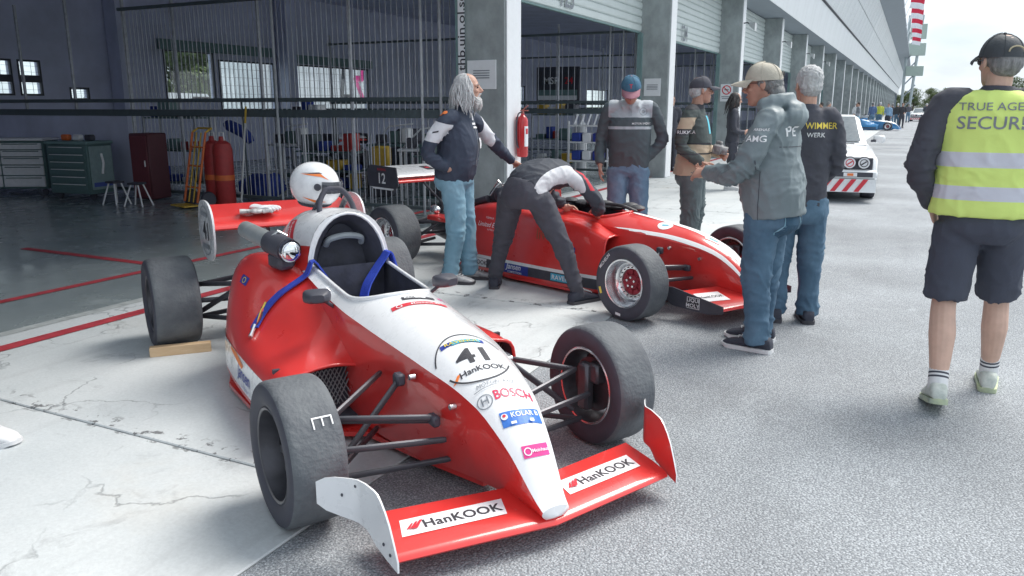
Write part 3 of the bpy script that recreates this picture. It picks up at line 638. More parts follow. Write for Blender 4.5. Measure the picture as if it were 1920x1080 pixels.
        ep.m = [1 if (i % 4 == 0 and i < 4 * (n - 1) and xr[i // 4] > f.get('split', 9)) else 0 for i in range(len(ep.f))]
        P['ep%d' % sg] = ep.build('wing_endplate', [f['emat'], f.get('inmat', f['emat'])], car, 40)
        for bx, bz in f.get('bolts', []): MB().ell((bx, sg * (np.interp(bx, f['fx'], f['fy']) + .008), bz), (.006, .004, .006), 8, 5).build('bolt', m_blackp, car)
    # suspension + wheels
    wb = cfg['wb']; P['tyre'] = {}
    for sg in (-1, 1):
        rods(car, [((.0, sg * .56, .36), (.127, sg * .2, .335)), ((-.03, sg * .56, .345), (.10, sg * .2, .315)), ((-.02, sg * .57, .35), (-.3, sg * .245, .40)), ((.0, sg * .55, .17), (-.09, sg * .25, .432)), ((0.02, sg * .58, .13), (.1, sg * .12, .135)), ((0, sg * .58, .12), (-.4, sg * .23, .11)), ((.09, sg * .57, .27), (.16, sg * .17, .25))])
        MB().box((.125, sg * .203, .325), (.06, .035, .045), bev=.008).build('bracket', m_blackp, car); MB().box((-.09, sg * .25, .435), (.05, .04, .05), bev=.008).build('bracket', m_blackp, car); MB().lathe([(.0, -.012), (.012, -.012), (.012, .012), (0, .012)], 10, (.21, sg * .165, .40), 'y').build('fastener', m_silver, car); MB().lathe([(.0, -.012), (.012, -.012), (.012, .012), (0, .012)], 10, (-.02, sg * .225, .46), 'y').build('fastener', m_silver, car)
        rods(car, [((wb, sg * .58, .38), (wb + .5, sg * .2, .44)), ((wb, sg * .58, .37), (wb - .1, sg * .12, .40)), ((wb, sg * .58, .17), (wb + .55, sg * .2, .2)), ((wb, sg * .58, .16), (wb - .12, sg * .12, .17)), ((wb + .05, sg * .58, .28), (wb + .1, sg * .12, .27)), ((wb + .03, sg * .56, .2), (wb + .35, sg * .2, .5))], .013)
        _, P['tyre']['f%d' % sg] = wheel(car, (0, sg * .70, .272), .272, .20, sg, style=cfg['rims'], rot=R(cfg.get('steer', 0))); _, P['tyre']['r%d' % sg] = wheel(car, (wb, sg * .725, .286), .286, .27, sg, style=cfg['rims'])
    # gearbox + rear wing
    gb = [(wb + .75, .2, .20, .34), (wb + .35, .17, .17, .32), (wb, .13, .15, .30), (wb - .22, .09, .11, .30)]
    MB().loft([[(x, hw2 * math.copysign(abs(math.cos(t)) ** .6, math.cos(t)), zc + hh * math.copysign(abs(math.sin(t)) ** .6, math.sin(t))) for t in np.arange(16) * PI / 8] for x, hw2, hh, zc in gb]).build('gearbox', m_rod, car, 40)
    r = cfg['rwing']; hs = r['hs']
    P['rw'] = fixn(MB().loft([airfoil(r['xl'], r['xt'], r['zl'], r['zt'], y, .022) for y in np.linspace(-hs, hs, 9)]).build('rear_wing', r['mat'], car, 50))
    if r.get('lip'): MB().loft([airfoil(r['xl'] + .015, r['xl'] - .06, r['zl'] - .055, r['zl'] - .02, y, .014) for y in (-hs, hs)]).build('wing_lip', r['lip'], car, 50)
    for sg in (-1, 1):
        P['rep%d' % sg] = fixn(MB().prism(r['plate'], .012, (0, sg * (hs + .007), 0), (1, 0, 0), (0, 0, 1)).build('wing_endplate', r['pmat'], car, 30))
        MB().tube([(r['xl'] - .1, sg * .1, r['zl'] - .01), (wb + .15, sg * .07, .42)], .012, 8).build('wing_support', m_rod, car)
    MB().box((wb - .1, 0, .5), (.06, .12, .3), bev=.01).box((wb + .2, 0, .47), (.3, .16, .12), bev=.02).build('rear_frame', m_rod, car)
    return car, P
ell_plate = [(-2.54 + .23 * math.copysign(abs(math.cos(t)) ** .8, math.cos(t)), .735 + .19 * math.copysign(abs(math.sin(t)) ** .75, math.sin(t))) for t in np.arange(32) * PI / 16]
POD41 = [(-.58, [(.235, .355), (.36, .372), (.48, .358), (.585, .31), (.60, .10)]), (-.75, [(.25, .44), (.36, .405), (.48, .375), (.61, .31), (.625, .10)]), (-1.0, [(.25, .55), (.34, .47), (.46, .39), (.615, .30), (.632, .10)]),
         (-1.25, [(.25, .63), (.345, .57), (.46, .445), (.612, .30), (.63, .10)]), (-1.45, [(.25, .68), (.38, .66), (.49, .55), (.605, .31), (.622, .10)]), (-1.65, [(.24, .70), (.41, .70), (.515, .60), (.59, .33), (.605, .10)]),
         (-1.83, [(.22, .68), (.40, .675), (.49, .575), (.545, .33), (.56, .11)]), (-1.98, [(.18, .55), (.31, .55), (.39, .46), (.44, .30), (.46, .13)])]
CFG41 = dict(top=m_wpaint, side=m_red, white_tip=True, cover=[(-1.3, .235, .955, .55), (-1.52, .288, .955, .5), (-1.82, .268, .90, .46), (-2.15, .17, .70, .44), (-2.4, .10, .52, .42)], cover_mat=m_wpaint, hoop=(-1.5, 1.062, .10),
    pod=POD41, pw=1., left_low=.45, strips=[(.125, .285, m_wpaint, -1.86, -.68)], mesh=True, wb=-2.62, rims='dark', steer=1.5,
    wing=dict(hs=.575, le0=.675, le1=.60, te0=.43, te1=.34, zl=.088, zt=.13, mat=m_red, emat=m_wpaint, inmat=m_red, split=.355, x0=.29, x1=.64, fx=[.29, .34, .40, .5, .64], fy=[.718, .668, .618, .597, .58], up=([.29, .30, .34, .45, .52, .56, .60, .64], [.275, .29, .30, .308, .30, .268, .208, .11]), lo=([.29, .31, .35, .40, .46, .50, .57, .64], [.195, .175, .16, .15, .145, .11, .09, .075]), bolts=[(.56, .14), (.60, .12), (.36, .24), (.40, .28)]),
    rwing=dict(hs=.48, xl=-2.47, xt=-2.78, zl=.745, zt=.865, mat=m_red, plate=ell_plate, pmat=m_wpaint))
car41, P41 = formula_car('formula_car', (-1.535, 2.653), -32, 'red and white open-wheel racing car number 41 parked in the foreground', CFG41)
# --- extras of car 41: airbox tube, mirrors, outlet, straps
MB().tube([(-1.78, -.42, .835), (-1.45, -.36, .80)], [.046, .05], 20).build('air_trumpet', M('grey_alloy_tube', (.42, .45, .46), .35, .5), car41, 50)
MB().tube([(-1.47, -.364, .803), (-1.31, -.325, .782)], .062, 20).box((-1.40, -.335, .715), (.14, .1, .09), rotm((0, 0, 1), .2), bev=.02).build('trumpet_clamp', m_blackp, car41, 40)
MB().tube([(-1.315, -.326, .783), (-1.275, -.317, .778)], [.056, .058], 24).ell((-1.272, -.316, .778), (.022, .05, .05), 20, 12, rotm((0, 0, 1), .25)).build('chrome_bell', m_chrome, car41, 60)
MB().tube([(-1.405, -.39, .83), (-1.4, -.345, .868), (-1.39, -.3, .84)], .008, 6).build('clamp_band', m_silver, car41)
for sg in (-1, 1):
    R3 = rotm((0, 0, 1), sg * .25); mb = MB()
    mb.loft([[R3 @ V3((x, y * w, z * h)) + V3((-.83, sg * .335, .635)) for y, z in [(math.copysign(abs(math.cos(t)) ** .5, math.cos(t)), math.copysign(abs(math.sin(t)) ** .5, math.sin(t))) for t in np.arange(16) * PI / 8]] for x, w, h in ((-.03, .062, .03), (0, .066, .033), (.04, .052, .027), (.06, .03, .018))]); mb.build('mirror', m_blackp, car41, 40)
    MB().tube([(-.83, sg * .30, .61), (-.85, sg * .25, .57)], .009, 6).build('mirror_stalk', m_blackp, car41)
    MB().box((-1.93, sg * .375, .515), (.10, .09, .15), rotm((0, 0, 1), sg * .5), bev=.02).build('outlet_duct', m_blackp, car41)
_bp = bvh_of([P41['pod'][-1], P41['pod'][1], P41['side'], P41['top'], P41['coverside']])
def on_body(x, y, up=.012):
    h = _bp.ray_cast(Vector((x, y, 1.4)), Vector((0, 0, -1)), 2.); return (x, y, h[0].z + up)
ribbon('harness_strap', [(-1.16, -.04, .44), (-1.20, -.10, .55), (-1.235, -.17, .665), (-1.25, -.215, .725)] + [on_body(x, y) for x, y in ((-1.255, -.25), (-1.265, -.31), (-1.285, -.38), (-1.30, -.44), (-1.295, -.49), (-1.27, -.53))], .058, .004, m_strap, car41, ((1, -.2, 0), (1, .25, 0)))
ribbon('harness_strap', [(-1.14, .0, .46), (-1.20, .05, .56), (-1.245, .12, .635), (-1.26, .18, .70), (-1.262, .215, .728), on_body(-1.262, .255), on_body(-1.262, .30)], .07, .004, m_strap, car41, ((1, .2, 0), (1, 0, 0)))
ribbon('harness_strap', [(-1.0, -.13, .36), (-1.08, -.08, .42), (-1.16, -.04, .45)], .055, .004, m_strap, car41, ((0, 1, 0), (0, 1, 0)))
MB().tube([on_body(-1.272, -.525, .02), on_body(-1.25, -.545, .016), on_body(-1.235, -.56, .012)], [.012, .01, .012], 8).build('strap_buckle', m_silver, car41)
for k in range(3): MB().tube(smoothcurve([on_body(-1.33, -.45 - .01 * k, .008), on_body(-1.30 + .015 * k, -.49, .02), on_body(-1.26, -.52 - .012 * k, .008)], 8), .006, 5).build('cable', [m_yel, m_rprint, m_blackp][k], car41)
def D41(name, layers, O, U, Vv, tg, parent=car41, **k): LATE.append(lambda: decal(name, layers, parent, tg, O, U, Vv, **k))
HK = lambda s: [(at2(rect2d(s * 4.6, s * 1.12, 10, 2, skew=.18)), m_wprint), (at2(text2d('HanKOOK', s * .74, .02, sx=1.0, space=1.04), s * .42, 0), m_black)] + [(at2(poly2d([(-.36, -.3), (-.1, -.3), (.32, .3), (.16, .3)]), -s * 1.9 + s * .17 * k, .0, s * (.55 + .12 * k)), m_rprint) for k in range(3)]
TOPS = [P41['top'], P41['side']]
for sg in (-1, 1): D41('wing_lettering', HK(.082), (.5, sg * .315, .2), (sg * -.13 if sg > 0 else .13, 1, 0), (-1, 0, 0), [P41['wing-1'], P41['wing1']])
D41('number_decal', [(text2d('41', .125, .022, sx=1.25), m_black)], (.112, -.03, .6), (.15, 1, 0), (-1, 0, 0), TOPS, reach=.5)
D41('roundel', [(ring2d(.16, .006, 30, .45, PI - .15, sx=.9, c=(0, 0)), m_black), (ring2d(.145, .006, 24, PI + .45, 2 * PI - .45, sx=.9, c=(0, .0)), m_black)], (.115, -.02, .6), (.15, 1, 0), (-1, 0, 0), TOPS)
D41('oil_decal', [(rect2d(.18, .026, 8, 2, arc=.010), m_navy), (rect2d(.12, .025, 8, 2, arc=.005, c=(.016, .003)), m_cyan), (at2(text2d('RAVENOL', .027, .012, sx=1.2), 0, .005), m_yel)], (.018, -.02, .62), (.15, 1, 0), (-1, 0, 0), TOPS)
D41('tyre_decal', [(text2d('HanKOOK', .04, .012, sx=1.0), m_black)], (.198, -.025, .6), (.15, 1, 0), (-1, 0, 0), TOPS)
D41('flash_emblem', [(poly2d([(-.02, -.012), (-.004, -.012), (.018, .014), (.004, .014)]), m_orange)], (.185, -.128, .6), (.15, 1, 0), (-1, 0, 0), TOPS)
D41('script_decal', [(text2d('MOTORDRIVE', .024, 0, .3, sx=1.0), m_gprint), (rect2d(.18, .0025, c=(0, -.016)), m_gprint)], (.284, -.02, .56), (.15, 1, 0), (-1, 0, 0), TOPS, off=.0045)
D41('bosch_lettering', [(text2d('BOSCH', .05, .016, sx=.95), M('bosch_red', (.70, .03, .10), .4))], (.345, .018, .55), (.15, 1, 0), (-1, 0, 0), TOPS)
D41('ring_emblem', [(ring2d(.025, .0035), m_gprint), (rect2d(.005, .03, 1, 1, c=(-.01, 0)), m_gprint), (rect2d(.005, .03, 1, 1, c=(.01, 0)), m_gprint), (rect2d(.02, .005, 1, 1), m_gprint)], (.365, -.098, .55), (.15, 1, 0), (-1, 0, .3), TOPS)
D41('kolar_decal', [(rect2d(.16, .06, 8, 4), m_blue), (at2(text2d('KOLAR B', .028, .012, sx=1.), .015, .012), m_wprint), (disc2d(.012, c=(-.066, .01)), m_wprint), (disc2d(.006, c=(-.066, .013)), m_rprint), (rect2d(.02, .01, 1, 1, c=(-.04, -.02)), m_wprint), (rect2d(.016, .012, 1, 1, c=(.03, -.02)), m_wprint)], (.47, .0, .45), (.12, 1, 0), (-1, 0, .8), TOPS)
D41('nose_decal', [(rect2d(.105, .045, 6, 3), m_pink), (ring2d(.011, .004, c=(-.033, 0)), m_wprint), (at2(text2d('Meinhaus', .018, .01), .016, 0), m_wprint)], (.60, -.005, .35), (.12, 1, 0), (-.6, 0, 1), TOPS)
D41('bonnet_decal', [(rect2d(.15, .035, 6, 2), m_black), (rect2d(.05, .02, 2, 2, c=(.01, .004)), m_wprint), (at2(text2d('RACING', .024, .01), -.02, -.002), m_wprint)], (-.50, .03, .8), (.2, 1, 0), (-1, 0, 0), TOPS)
D41('banner_decal', [(rect2d(.25, .034, 10, 2, arc=.012), m_rprint), (at2(text2d('Meinhaus.de', .024, .008, sx=1.1), .03, .008), m_wprint), (ring2d(.010, .004, c=(-.09, .002)), m_wprint)], (-.42, .0, .8), (.2, 1, 0), (-1, 0, 0), TOPS)
D41('pink_dot', [(disc2d(.012), m_pink), (rect2d(.04, .008, 1, 1, c=(.025, 0)), m_pink)], (-.52, .15, .8), (.2, 1, 0), (-1, 0, 0), TOPS)
D41('jansen_decal', [(text2d('Jansen', .10, .012, .25), m_navy), (at2(text2d('COMPETITION', .022, 0), .02, -.055), m_navy), (at2(rect2d(.06, .05), .26, -.03), m_navy), (at2(text2d('N', .06, .01), -.25, .02), m_gprint)], (-1.12, -.66, .205), (1, 0, 0), (0, .0, 1), [P41['strip-1_125']], reach=.3)
D41('red_flash', [(poly2d([(-.14, .0), (.16, -.03), (.18, -.01), (-.12, .03)]), m_orange)], (-1.3, -.66, .27), (1, 0, 0), (0, 0, 1), [P41['strip-1_125']], reach=.3)
D41('endplate_number', [(text2d('41', .16, .016, sx=1.3), m_black), (ring2d(.15, .008, sx=1.1), m_gprint), (at2(rect2d(.17, .03), 0, .105), m_gprint), (at2(rect2d(.18, .028), 0, -.10), m_gprint)], (-2.54, -.6, .735), (1, 0, 0), (0, 0, 1), [P41['rep-1']])
D41('endplate_number', [(text2d('41', .16, .016, sx=1.3), m_black)], (-2.54, .6, .735), (-1, 0, 0), (0, 0, 1), [P41['rep1']])
D41('cover_decal', [(at2(rect2d(.15, .085, 5, 3, skew=.3), rot=-.9), m_rprint), (at2(text2d('Remus', .038, .01), 0, .012, rot=-.9), m_wprint), (at2(text2d('ECL', .03, .01), -.03, -.0, rot=-.9), m_wprint)], (-1.52, -.3, .84), (.75, .5, -.2), (.1, .25, 1), [P41['cover'], P41['coverside']], reach=.5)
D41('flag_decal', [(rect2d(.07, .045), m_navy), (ring2d(.012, .004), m_yel)], (-1.55, -.5, .60), (1, 0, 0), (0, .7, .7), [P41['pod'][-1]])
D41('chalk_mark', [(rect2d(.07, .006, 2, 1, c=(0, .022)), m_wprint), (rect2d(.005, .04, 1, 2, c=(-.033, .003)), m_wprint), (rect2d(.005, .034, 1, 2, c=(.0, .006)), m_wprint), (rect2d(.005, .034, 1, 2, c=(.033, .006)), m_wprint)], (.21, .03, .17), (0, 1, 0), (-.6, 0, .8), [P41['tyre']['f-1']], parent=P41['tyre']['f-1'].parent)
# --- car 12
POD12 = [(-.50, [(.235, .50), (.33, .50), (.40, .46), (.43, .24), (.44, .06)]), (-.8, [(.25, .60), (.36, .595), (.425, .54), (.46, .25), (.475, .06)]), (-1.2, [(.25, .62), (.37, .615), (.435, .56), (.475, .25), (.49, .06)]), (-1.7, [(.25, .66), (.37, .65), (.435, .57), (.48, .25), (.495, .06)]), (-2.1, [(.24, .62), (.35, .60), (.41, .53), (.46, .25), (.48, .06)]), (-2.4, [(.2, .5), (.28, .48), (.34, .42), (.40, .22), (.43, .07)])]
CFG12 = dict(top=m_red, side=m_red, cover=[(-1.55, .23, .76, .55), (-1.75, .22, .765, .5), (-1.95, .17, .70, .45), (-2.25, .12, .58, .42), (-2.6, .08, .46, .4)], cover_mat=m_red, hoop=(-1.78, .93, .11), x0=-1.62, arch_x=-1.55,
    pod=POD12, pw=.78, strips=[(.165, .192, m_wpaint, -2.3, -.5), (.085, .165, m_blackp, -2.3, -.5)], wb=-2.9, rims='silver', steer=-4,
    wing=dict(hs=.47, le0=.70, le1=.60, te0=.36, te1=.22, zl=.12, zt=.20, mat=m_red, emat=m_blackp, x0=.10, x1=.62, fx=[.1, .62], fy=[.475, .475], up=([.10, .20, .62], [.225, .235, .16]), lo=([.10, .2, .5, .62], [.17, .10, .085, .11])),
    rwing=dict(hs=.45, xl=-3.22, xt=-3.62, zl=.80, zt=.885, mat=m_wpaint, lip=m_red, plate=[(-3.2, .90), (-3.66, .91), (-3.72, .86), (-3.70, .70), (-3.62, .665), (-3.25, .66), (-3.16, .72)], pmat=m_blackp))
car12, P12 = formula_car('formula_car', (-1.455, 5.998), -20, 'red open-wheel racing car number 12 with polished rims, behind the number 41 car', CFG12)
def D12(name, layers, O, U, Vv, tg, parent=car12, **k): LATE.append(lambda: decal(name, layers, parent, tg, O, U, Vv, **k))
SD = [P12['pod'][-1], P12['coverside'], P12['cover']]; ST = [P12['strip-1_85'], P12['pod'][-1]]
D12('hankook_plate', [(rect2d(.26, .075), m_wprint), (text2d('HanKOOK', .055, .012, sx=1.1), m_black)], (-1.93, -.7, .125), (1, 0, 0), (0, 0, 1), ST)
D12('jansen_plate', [(rect2d(.36, .085), m_navy), (at2(text2d('Jansen', .07, .012, .2), 0, .012), m_wprint), (at2(text2d('COMPETITION', .026, .004), .02, -.028), m_wprint)], (-1.45, -.7, .125), (1, 0, 0), (0, 0, 1), ST)
D12('ravenol_plate', [(rect2d(.30, .06), m_cyan), (text2d('RAVENOL', .055, .012, sx=1.1), m_wprint)], (-.86, -.7, .125), (1, 0, 0), (0, 0, 1), ST)
D12('script_decal', [(text2d('Limited Edition', .06, .002, .35), m_wprint), (at2(text2d('by Pedro Lamy', .024, 0), .03, -.045), m_wprint), (at2(text2d('FORMULA', .024, 0), -.02, .06), m_wprint)], (-1.78, -.7, .47), (1, 0, 0), (0, 0, 1), SD)
D12('side_lettering', [(text2d('live', .13, .012), M('dull_orange_print', (.36, .10, .05), .5))], (-1.12, -.7, .46), (1, 0, 0), (0, 0, 1), SD)
D12('blue_decal', [(rect2d(.17, .05), m_navy), (text2d('Syntec', .034, .004, .2), m_wprint)], (-.86, -.7, .365), (1, 0, 0), (0, 0, 1), SD)
D12('oval_emblem', [(disc2d(.05, sx=1.5), m_wprint), (ring2d(.036, .006, sx=1.5), m_gprint)], (-1.66, -.7, .69), (1, 0, 0), (0, .3, 1), SD + [P12['coverside']], reach=1.2)
D12('chequer_decal', [(rect2d(.15, .055), m_black), (at2(rect2d(.05, .03), -.03, .0), m_wprint), (at2(rect2d(.04, .02), .04, .006), m_wprint)], (-.33, -.6, .45), (1, 0, 0), (0, .2, 1), [P12['side'], P12['top'], P12['pod'][-1]], reach=1.)
D12('nose_stripe', [(poly2d([(-.85, -.012), (.62, -.03), (.62, .05), (.1, .06), (-.85, .012)]), m_wprint)], (0, .0, .8), (1, 0, 0), (0, 1, 0), [P12['top']], reach=1.3)
D12('nose_edge_stripe', [(poly2d([(-.72, -.012), (.1, -.02), (.62, -.012), (.62, .012), (-.72, .012)]), m_wprint)], (0, -.16, .9), (1, .16, 0), (0, 1, 0), [P12['top']], reach=1.5)
D12('nose_patch', [(rect2d(.12, .06), m_wprint), (rect2d(.07, .02), m_cyan)], (.23, -.09, .8), (1, .1, 0), (0, 1, .3), [P12['top']], reach=1.2)
D12('nose_patch', [(disc2d(.06), m_wprint), (at2(rect2d(.05, .02), 0, 0, rot=.5), m_cyan)], (-.17, -.08, .8), (1, 0, 0), (0, 1, 0), [P12['top']], reach=1.2)
D12('wing_lettering', [(rect2d(.22, .15), m_wprint), (text2d('HanKOOK', .05, .01, sx=.9), m_black)], (.43, -.33, .4), (.35, 1, 0), (-1, 0, 0), [P12['wing-1']], reach=.8)
D12('endplate_lettering', [(rect2d(.105, .082), m_wprint), (rect2d(.097, .074), m_black), (at2(text2d('LIQUI', .038, .01, sx=1.1), 0, .018), m_wprint), (at2(text2d('MOLY', .038, .01, sx=1.1), 0, -.018), m_wprint)], (.38, -.6, .147), (1, 0, 0), (0, 0, 1), [P12['ep-1']])
D12('endplate_number', [(text2d('12', .15, .016), m_wprint), (at2(rect2d(.4, .02), 0, -.105), m_wprint), (at2(text2d('RAVENOL', .035, .004), 0, .09), m_rprint)], (-3.44, -.6, .78), (1, 0, 0), (0, 0, 1), [P12['rep-1']])
D12('wing_emblem', [(rect2d(.1, .16), m_black), (rect2d(.05, .05), m_rprint)], (-3.42, .1, 1.2), (0, 1, 0), (-1, 0, 0), [P12['rw']], reach=1.5)
D12('tyre_lettering', [(at2(text2d('MICHELIN', .032, .01), .225 * math.cos(a), .225 * math.sin(a), rot=a - PI / 2), m_wprint) for a in (2.45,)] + [(at2(rect2d(.05, .02), .22 * math.cos(3.5), .22 * math.sin(3.5), rot=3.5 - PI / 2), m_yel), (at2(rect2d(.05, .02), .225 * math.cos(4.6), .225 * math.sin(4.6), rot=4.6 - PI / 2), m_wprint)], (0, -.3, 0), (1, 0, 0), (0, 0, 1), [P12['tyre']['f-1']], parent=P12['tyre']['f-1'].parent)
# engine intake, exhaust and cockpit padding of car 12
MB().ell((-1.9, -.16, .70), (.13, .09, .085), 14, 9).box((-2.0, 0, .68), (.3, .36, .16), bev=.05).tube([(-2.1, -.2, .66), (-2.3, -.22, .6), (-2.6, -.15, .55)], .035, 10).build('engine', m_blackp, car12)
MB().tube(smoothcurve([(-2.05, .02, .78), (-2.0, -.08, .80), (-1.97, -.2, .79), (-2.0, -.26, .7)], 12), .008, 6).tube([(-2.1, -.12, .76), (-2.02, -.14, .83), (-1.95, -.12, .76)], .008, 6).build('engine_hose', m_silver, car12)
MB().ell((-2.78, -.3, .5), (.07, .05, .05), 12, 8).build('reservoir', m_silver, car12); MB().box((-2.6, -.35, .44), (.3, .16, .05), bev=.01).build('rear_tray', m_red, car12)
mb = MB()
for k in range(9): x = -.62 - .09 * k; mb.ell((x, .14 + .03 * math.sin(k * 2.1), .675 + .012 * math.sin(k * 1.7)), (.075, .07, .028), 10, 6)
mb.tube(smoothcurve([(-.55, .05, .66), (-.65, .0, .70), (-.8, .04, .70), (-.95, .0, .70)], 14), .014, 8).build('cockpit_cover', M('black_nylon', (.05, .052, .06), .55, var=.2, bump=.6, bscale=30), car12)
# --- helmet, gloves, wooden chock
def helmet():
    h = empty('racing_helmet', (0, 0, 0), label='white racing helmet with orange flashes resting on the number 41 car', cat='helmet'); hs = MB()
    rings = []
    for i in range(19):
        ph = -1.08 + (PI / 2 + 1.06) * i / 18; rings.append([(.152 * math.cos(ph) ** .9 * math.cos(t) * (1.08 if math.cos(t) > 0 and ph < .1 else 1.) - .004, .122 * math.cos(ph) ** .85 * math.sin(t), .138 * math.sin(ph)) for t in np.arange(36) * PI / 18])
    o = fixn(hs.loft(rings).build('shell', m_wpaint, h, 60))
    MB().loft([[(.165 * math.cos(p) * math.cos(t) * 1.02, .129 * math.cos(p) * math.sin(t) * 1.0, .138 * math.sin(p)) for t in np.linspace(-1.15, 1.15, 19)] for p in np.linspace(-.22, .30, 7)], closed=False).build('visor', M('smoked_visor', (.06, .065, .08), .12, coat=.6), h, 60)
    for sg in (-1, 1):
        MB().lathe([(.0, .0), (.02, .0), (.022, -.008)], 14, (.045, sg * .124, .01), 'y').build('visor_pivot', m_blackp, h)
        for nm, poly, mt in (('flash', [(-.07, .075), (.05, .085), (.10, .05), (.055, .068), (-.02, .072)], m_orange), ('flash', [(-.05, -.06), (.02, -.09), (.09, -.085), (.03, -.075)], m_orange), ('flash', [(-.06, .08), (.04, .092), (.06, .086), (0, .082)], m_black)):
            pp = poly2d([(x * -sg, y) for x, y in poly]); LATE.append(lambda pp=pp, mt=mt, sg=sg: decal('flash', [(pp, mt)], h, [o], (0, sg * .2, 0), (-sg, 0, 0), (0, 0, 1)))
    MB().lathe([(.09, -.125), (.10, -.118), (.105, -.11)], 24, (-.0, 0, 0)).build('neck_trim', m_blackp, h); return h
H = helmet(); ca, sa = math.cos(R(-32)), math.sin(R(-32)); W41 = lambda x, y, z: (-1.535 + ca * x - sa * y, 2.653 + sa * x + ca * y, z)
H.location = W41(-1.78, -.01, 1.062); H.rotation_euler = (R(4), R(6), R(26)); H.scale = (.94, .94, .94)
g = empty('glove_pair', W41(-2.56, -.16, .815), R(20), label='white and black racing gloves lying on the red rear wing', cat='gloves')
for k in (0, 1):
    mb = MB(); o = V3((.02 * k, .09 * k - .02, .012 * k)); a = .5 - k * .9; c_, s_ = math.cos(a), math.sin(a); T_ = lambda x, y, z: o + V3((c_ * x - s_ * y, s_ * x + c_ * y, z + .02))
    mb.ell(T_(0, 0, 0), (.055, .05, .018), 12, 7)
    for q in range(4): mb.tube([T_(.04, -.034 + .023 * q, 0), T_(.085, -.04 + .027 * q, .003), T_(.115 - .01 * abs(q - 1.5), -.044 + .03 * q, -.006)], [.013, .0115, .009], 7)
    mb.tube([T_(-.01, .045, 0), T_(.03, .075, 0), T_(.055, .085, -.004)], [.014, .012, .009], 7); mb.tube([T_(-.04, 0, 0), T_(-.10, .005, 0)], [.034, .042], 10, flat=.45, up=(0, 0, 1))
    mb.build('glove', [m_wprint, m_gprint][0] if k else M('glove_black_white', (.08, .08, .09), .7, col2=(.7, .7, .7), scale=22), g)
c0, c1 = V3((-4.04, 3.14, 0)), V3((-3.80, 3.40, 0)); d_ = c1 - c0; 
tag(MB().box((0, 0, .032), (np.linalg.norm(d_), .055, .062), bev=.004).build('wooden_chock', m_wood, None, 30, loc=tuple((c0 + c1) / 2 + V3((-.015, .02, 0))), rot=(0, 0, math.atan2(d_[1], d_[0]))), 'raw pine wedge block chocking the rear tyre of car 41', 'chock')
# ================================================================== people
m_skin = M('skin', (.56, .33, .25), .55, var=.12, scale=18, bump=.1, bscale=150); m_skin2 = M('skin_tanned', (.46, .255, .19), .55, var=.14, scale=18, bump=.1, bscale=150); m_skinp = M('skin_pale', (.62, .41, .32), .55, var=.1, scale=12)
m_eye = M('eye_dark', (.05, .04, .04), .2); m_lip = M('lip', (.36, .14, .12), .5); m_brow = M('brow_grey', (.28, .26, .25), .9)
m_hairg = M('hair_grey', (.40, .41, .42), .7, col2=(.66, .67, .68), scale=10, stretch=(6, 6, 1.2), bump=.8, bscale=40); m_haird = M('hair_dark', (.05, .045, .045), .6, var=.3, bump=.7, bscale=60); m_hairs = M('hair_salt', (.13, .135, .14), .7, col2=(.36, .36, .36), scale=9, stretch=(5, 5, 1.5), bump=.7, bscale=50)
m_jeanl = M('denim_light', (.15, .31, .42), .85, col2=(.28, .47, .58), scale=5, bump=.45, bscale=26, stretch=(1, 1, .8)); m_jeanm = M('denim_mid', (.075, .15, .24), .85, col2=(.20, .32, .44), scale=4.5, bump=.45, bscale=26, stretch=(1, 1, .8)); m_jeand = M('denim_dark', (.045, .10, .165), .85, col2=(.12, .21, .30), scale=5, bump=.45, bscale=26, stretch=(1, 1, .8))
m_cblack = M('black_cloth', (.062, .065, .084), .8, var=.15, bump=.4, bscale=24); m_cnavy = M('navy_cloth', (.042, .055, .085), .75, var=.15, bump=.25, bscale=120)
m_rubber = M('white_rubber', (.72, .73, .74), .6, var=.06); m_dkrub = M('dark_rubber', (.06, .06, .07), .7); m_shoe = M('shoe_navy', (.035, .04, .06), .7, bump=.3); m_shoew = M('shoe_white', (.70, .71, .72), .6, bump=.2, bscale=40)
def ringp(c, t, lat, hw, hd, n=22, e=2.4):
    t = unit(t); lat = unit(V3(lat) - t * (V3(lat) @ t)); dep = np.cross(lat, t); th = np.arange(n) * 2 * PI / n
    cc = np.sign(np.cos(th)) * np.abs(np.cos(th)) ** (2 / e); ss = np.sign(np.sin(th)) * np.abs(np.sin(th)) ** (2 / e)
    return V3(c) + cc[:, None] * lat * hw + ss[:, None] * dep * hd
def path_loft(mb, pts, hws, hds, lat=(0, 1, 0), sub=4, e=2.4):
    k = len(pts); N = (k - 1) * sub + 1; P = smoothcurve(pts, N); u = np.linspace(0, k - 1, N); hw = np.interp(u, range(k), hws); hd = np.interp(u, range(k), hds)
    hw = np.convolve(np.pad(hw, 1, 'edge'), [.25, .5, .25], 'valid'); hd = np.convolve(np.pad(hd, 1, 'edge'), [.25, .5, .25], 'valid')
    mb.loft([ringp(P[i], P[min(i + 1, N - 1)] - P[max(i - 1, 0)], lat, hw[i], hd[i], e=e) for i in range(N)])
def limb(mb, pts, rs, n=14, sub=5):
    k = len(pts); N = (k - 1) * sub + 1; P = smoothcurve(pts, N); r = np.interp(np.linspace(0, k - 1, N), range(k), rs); mb.tube(P, list(r), n)
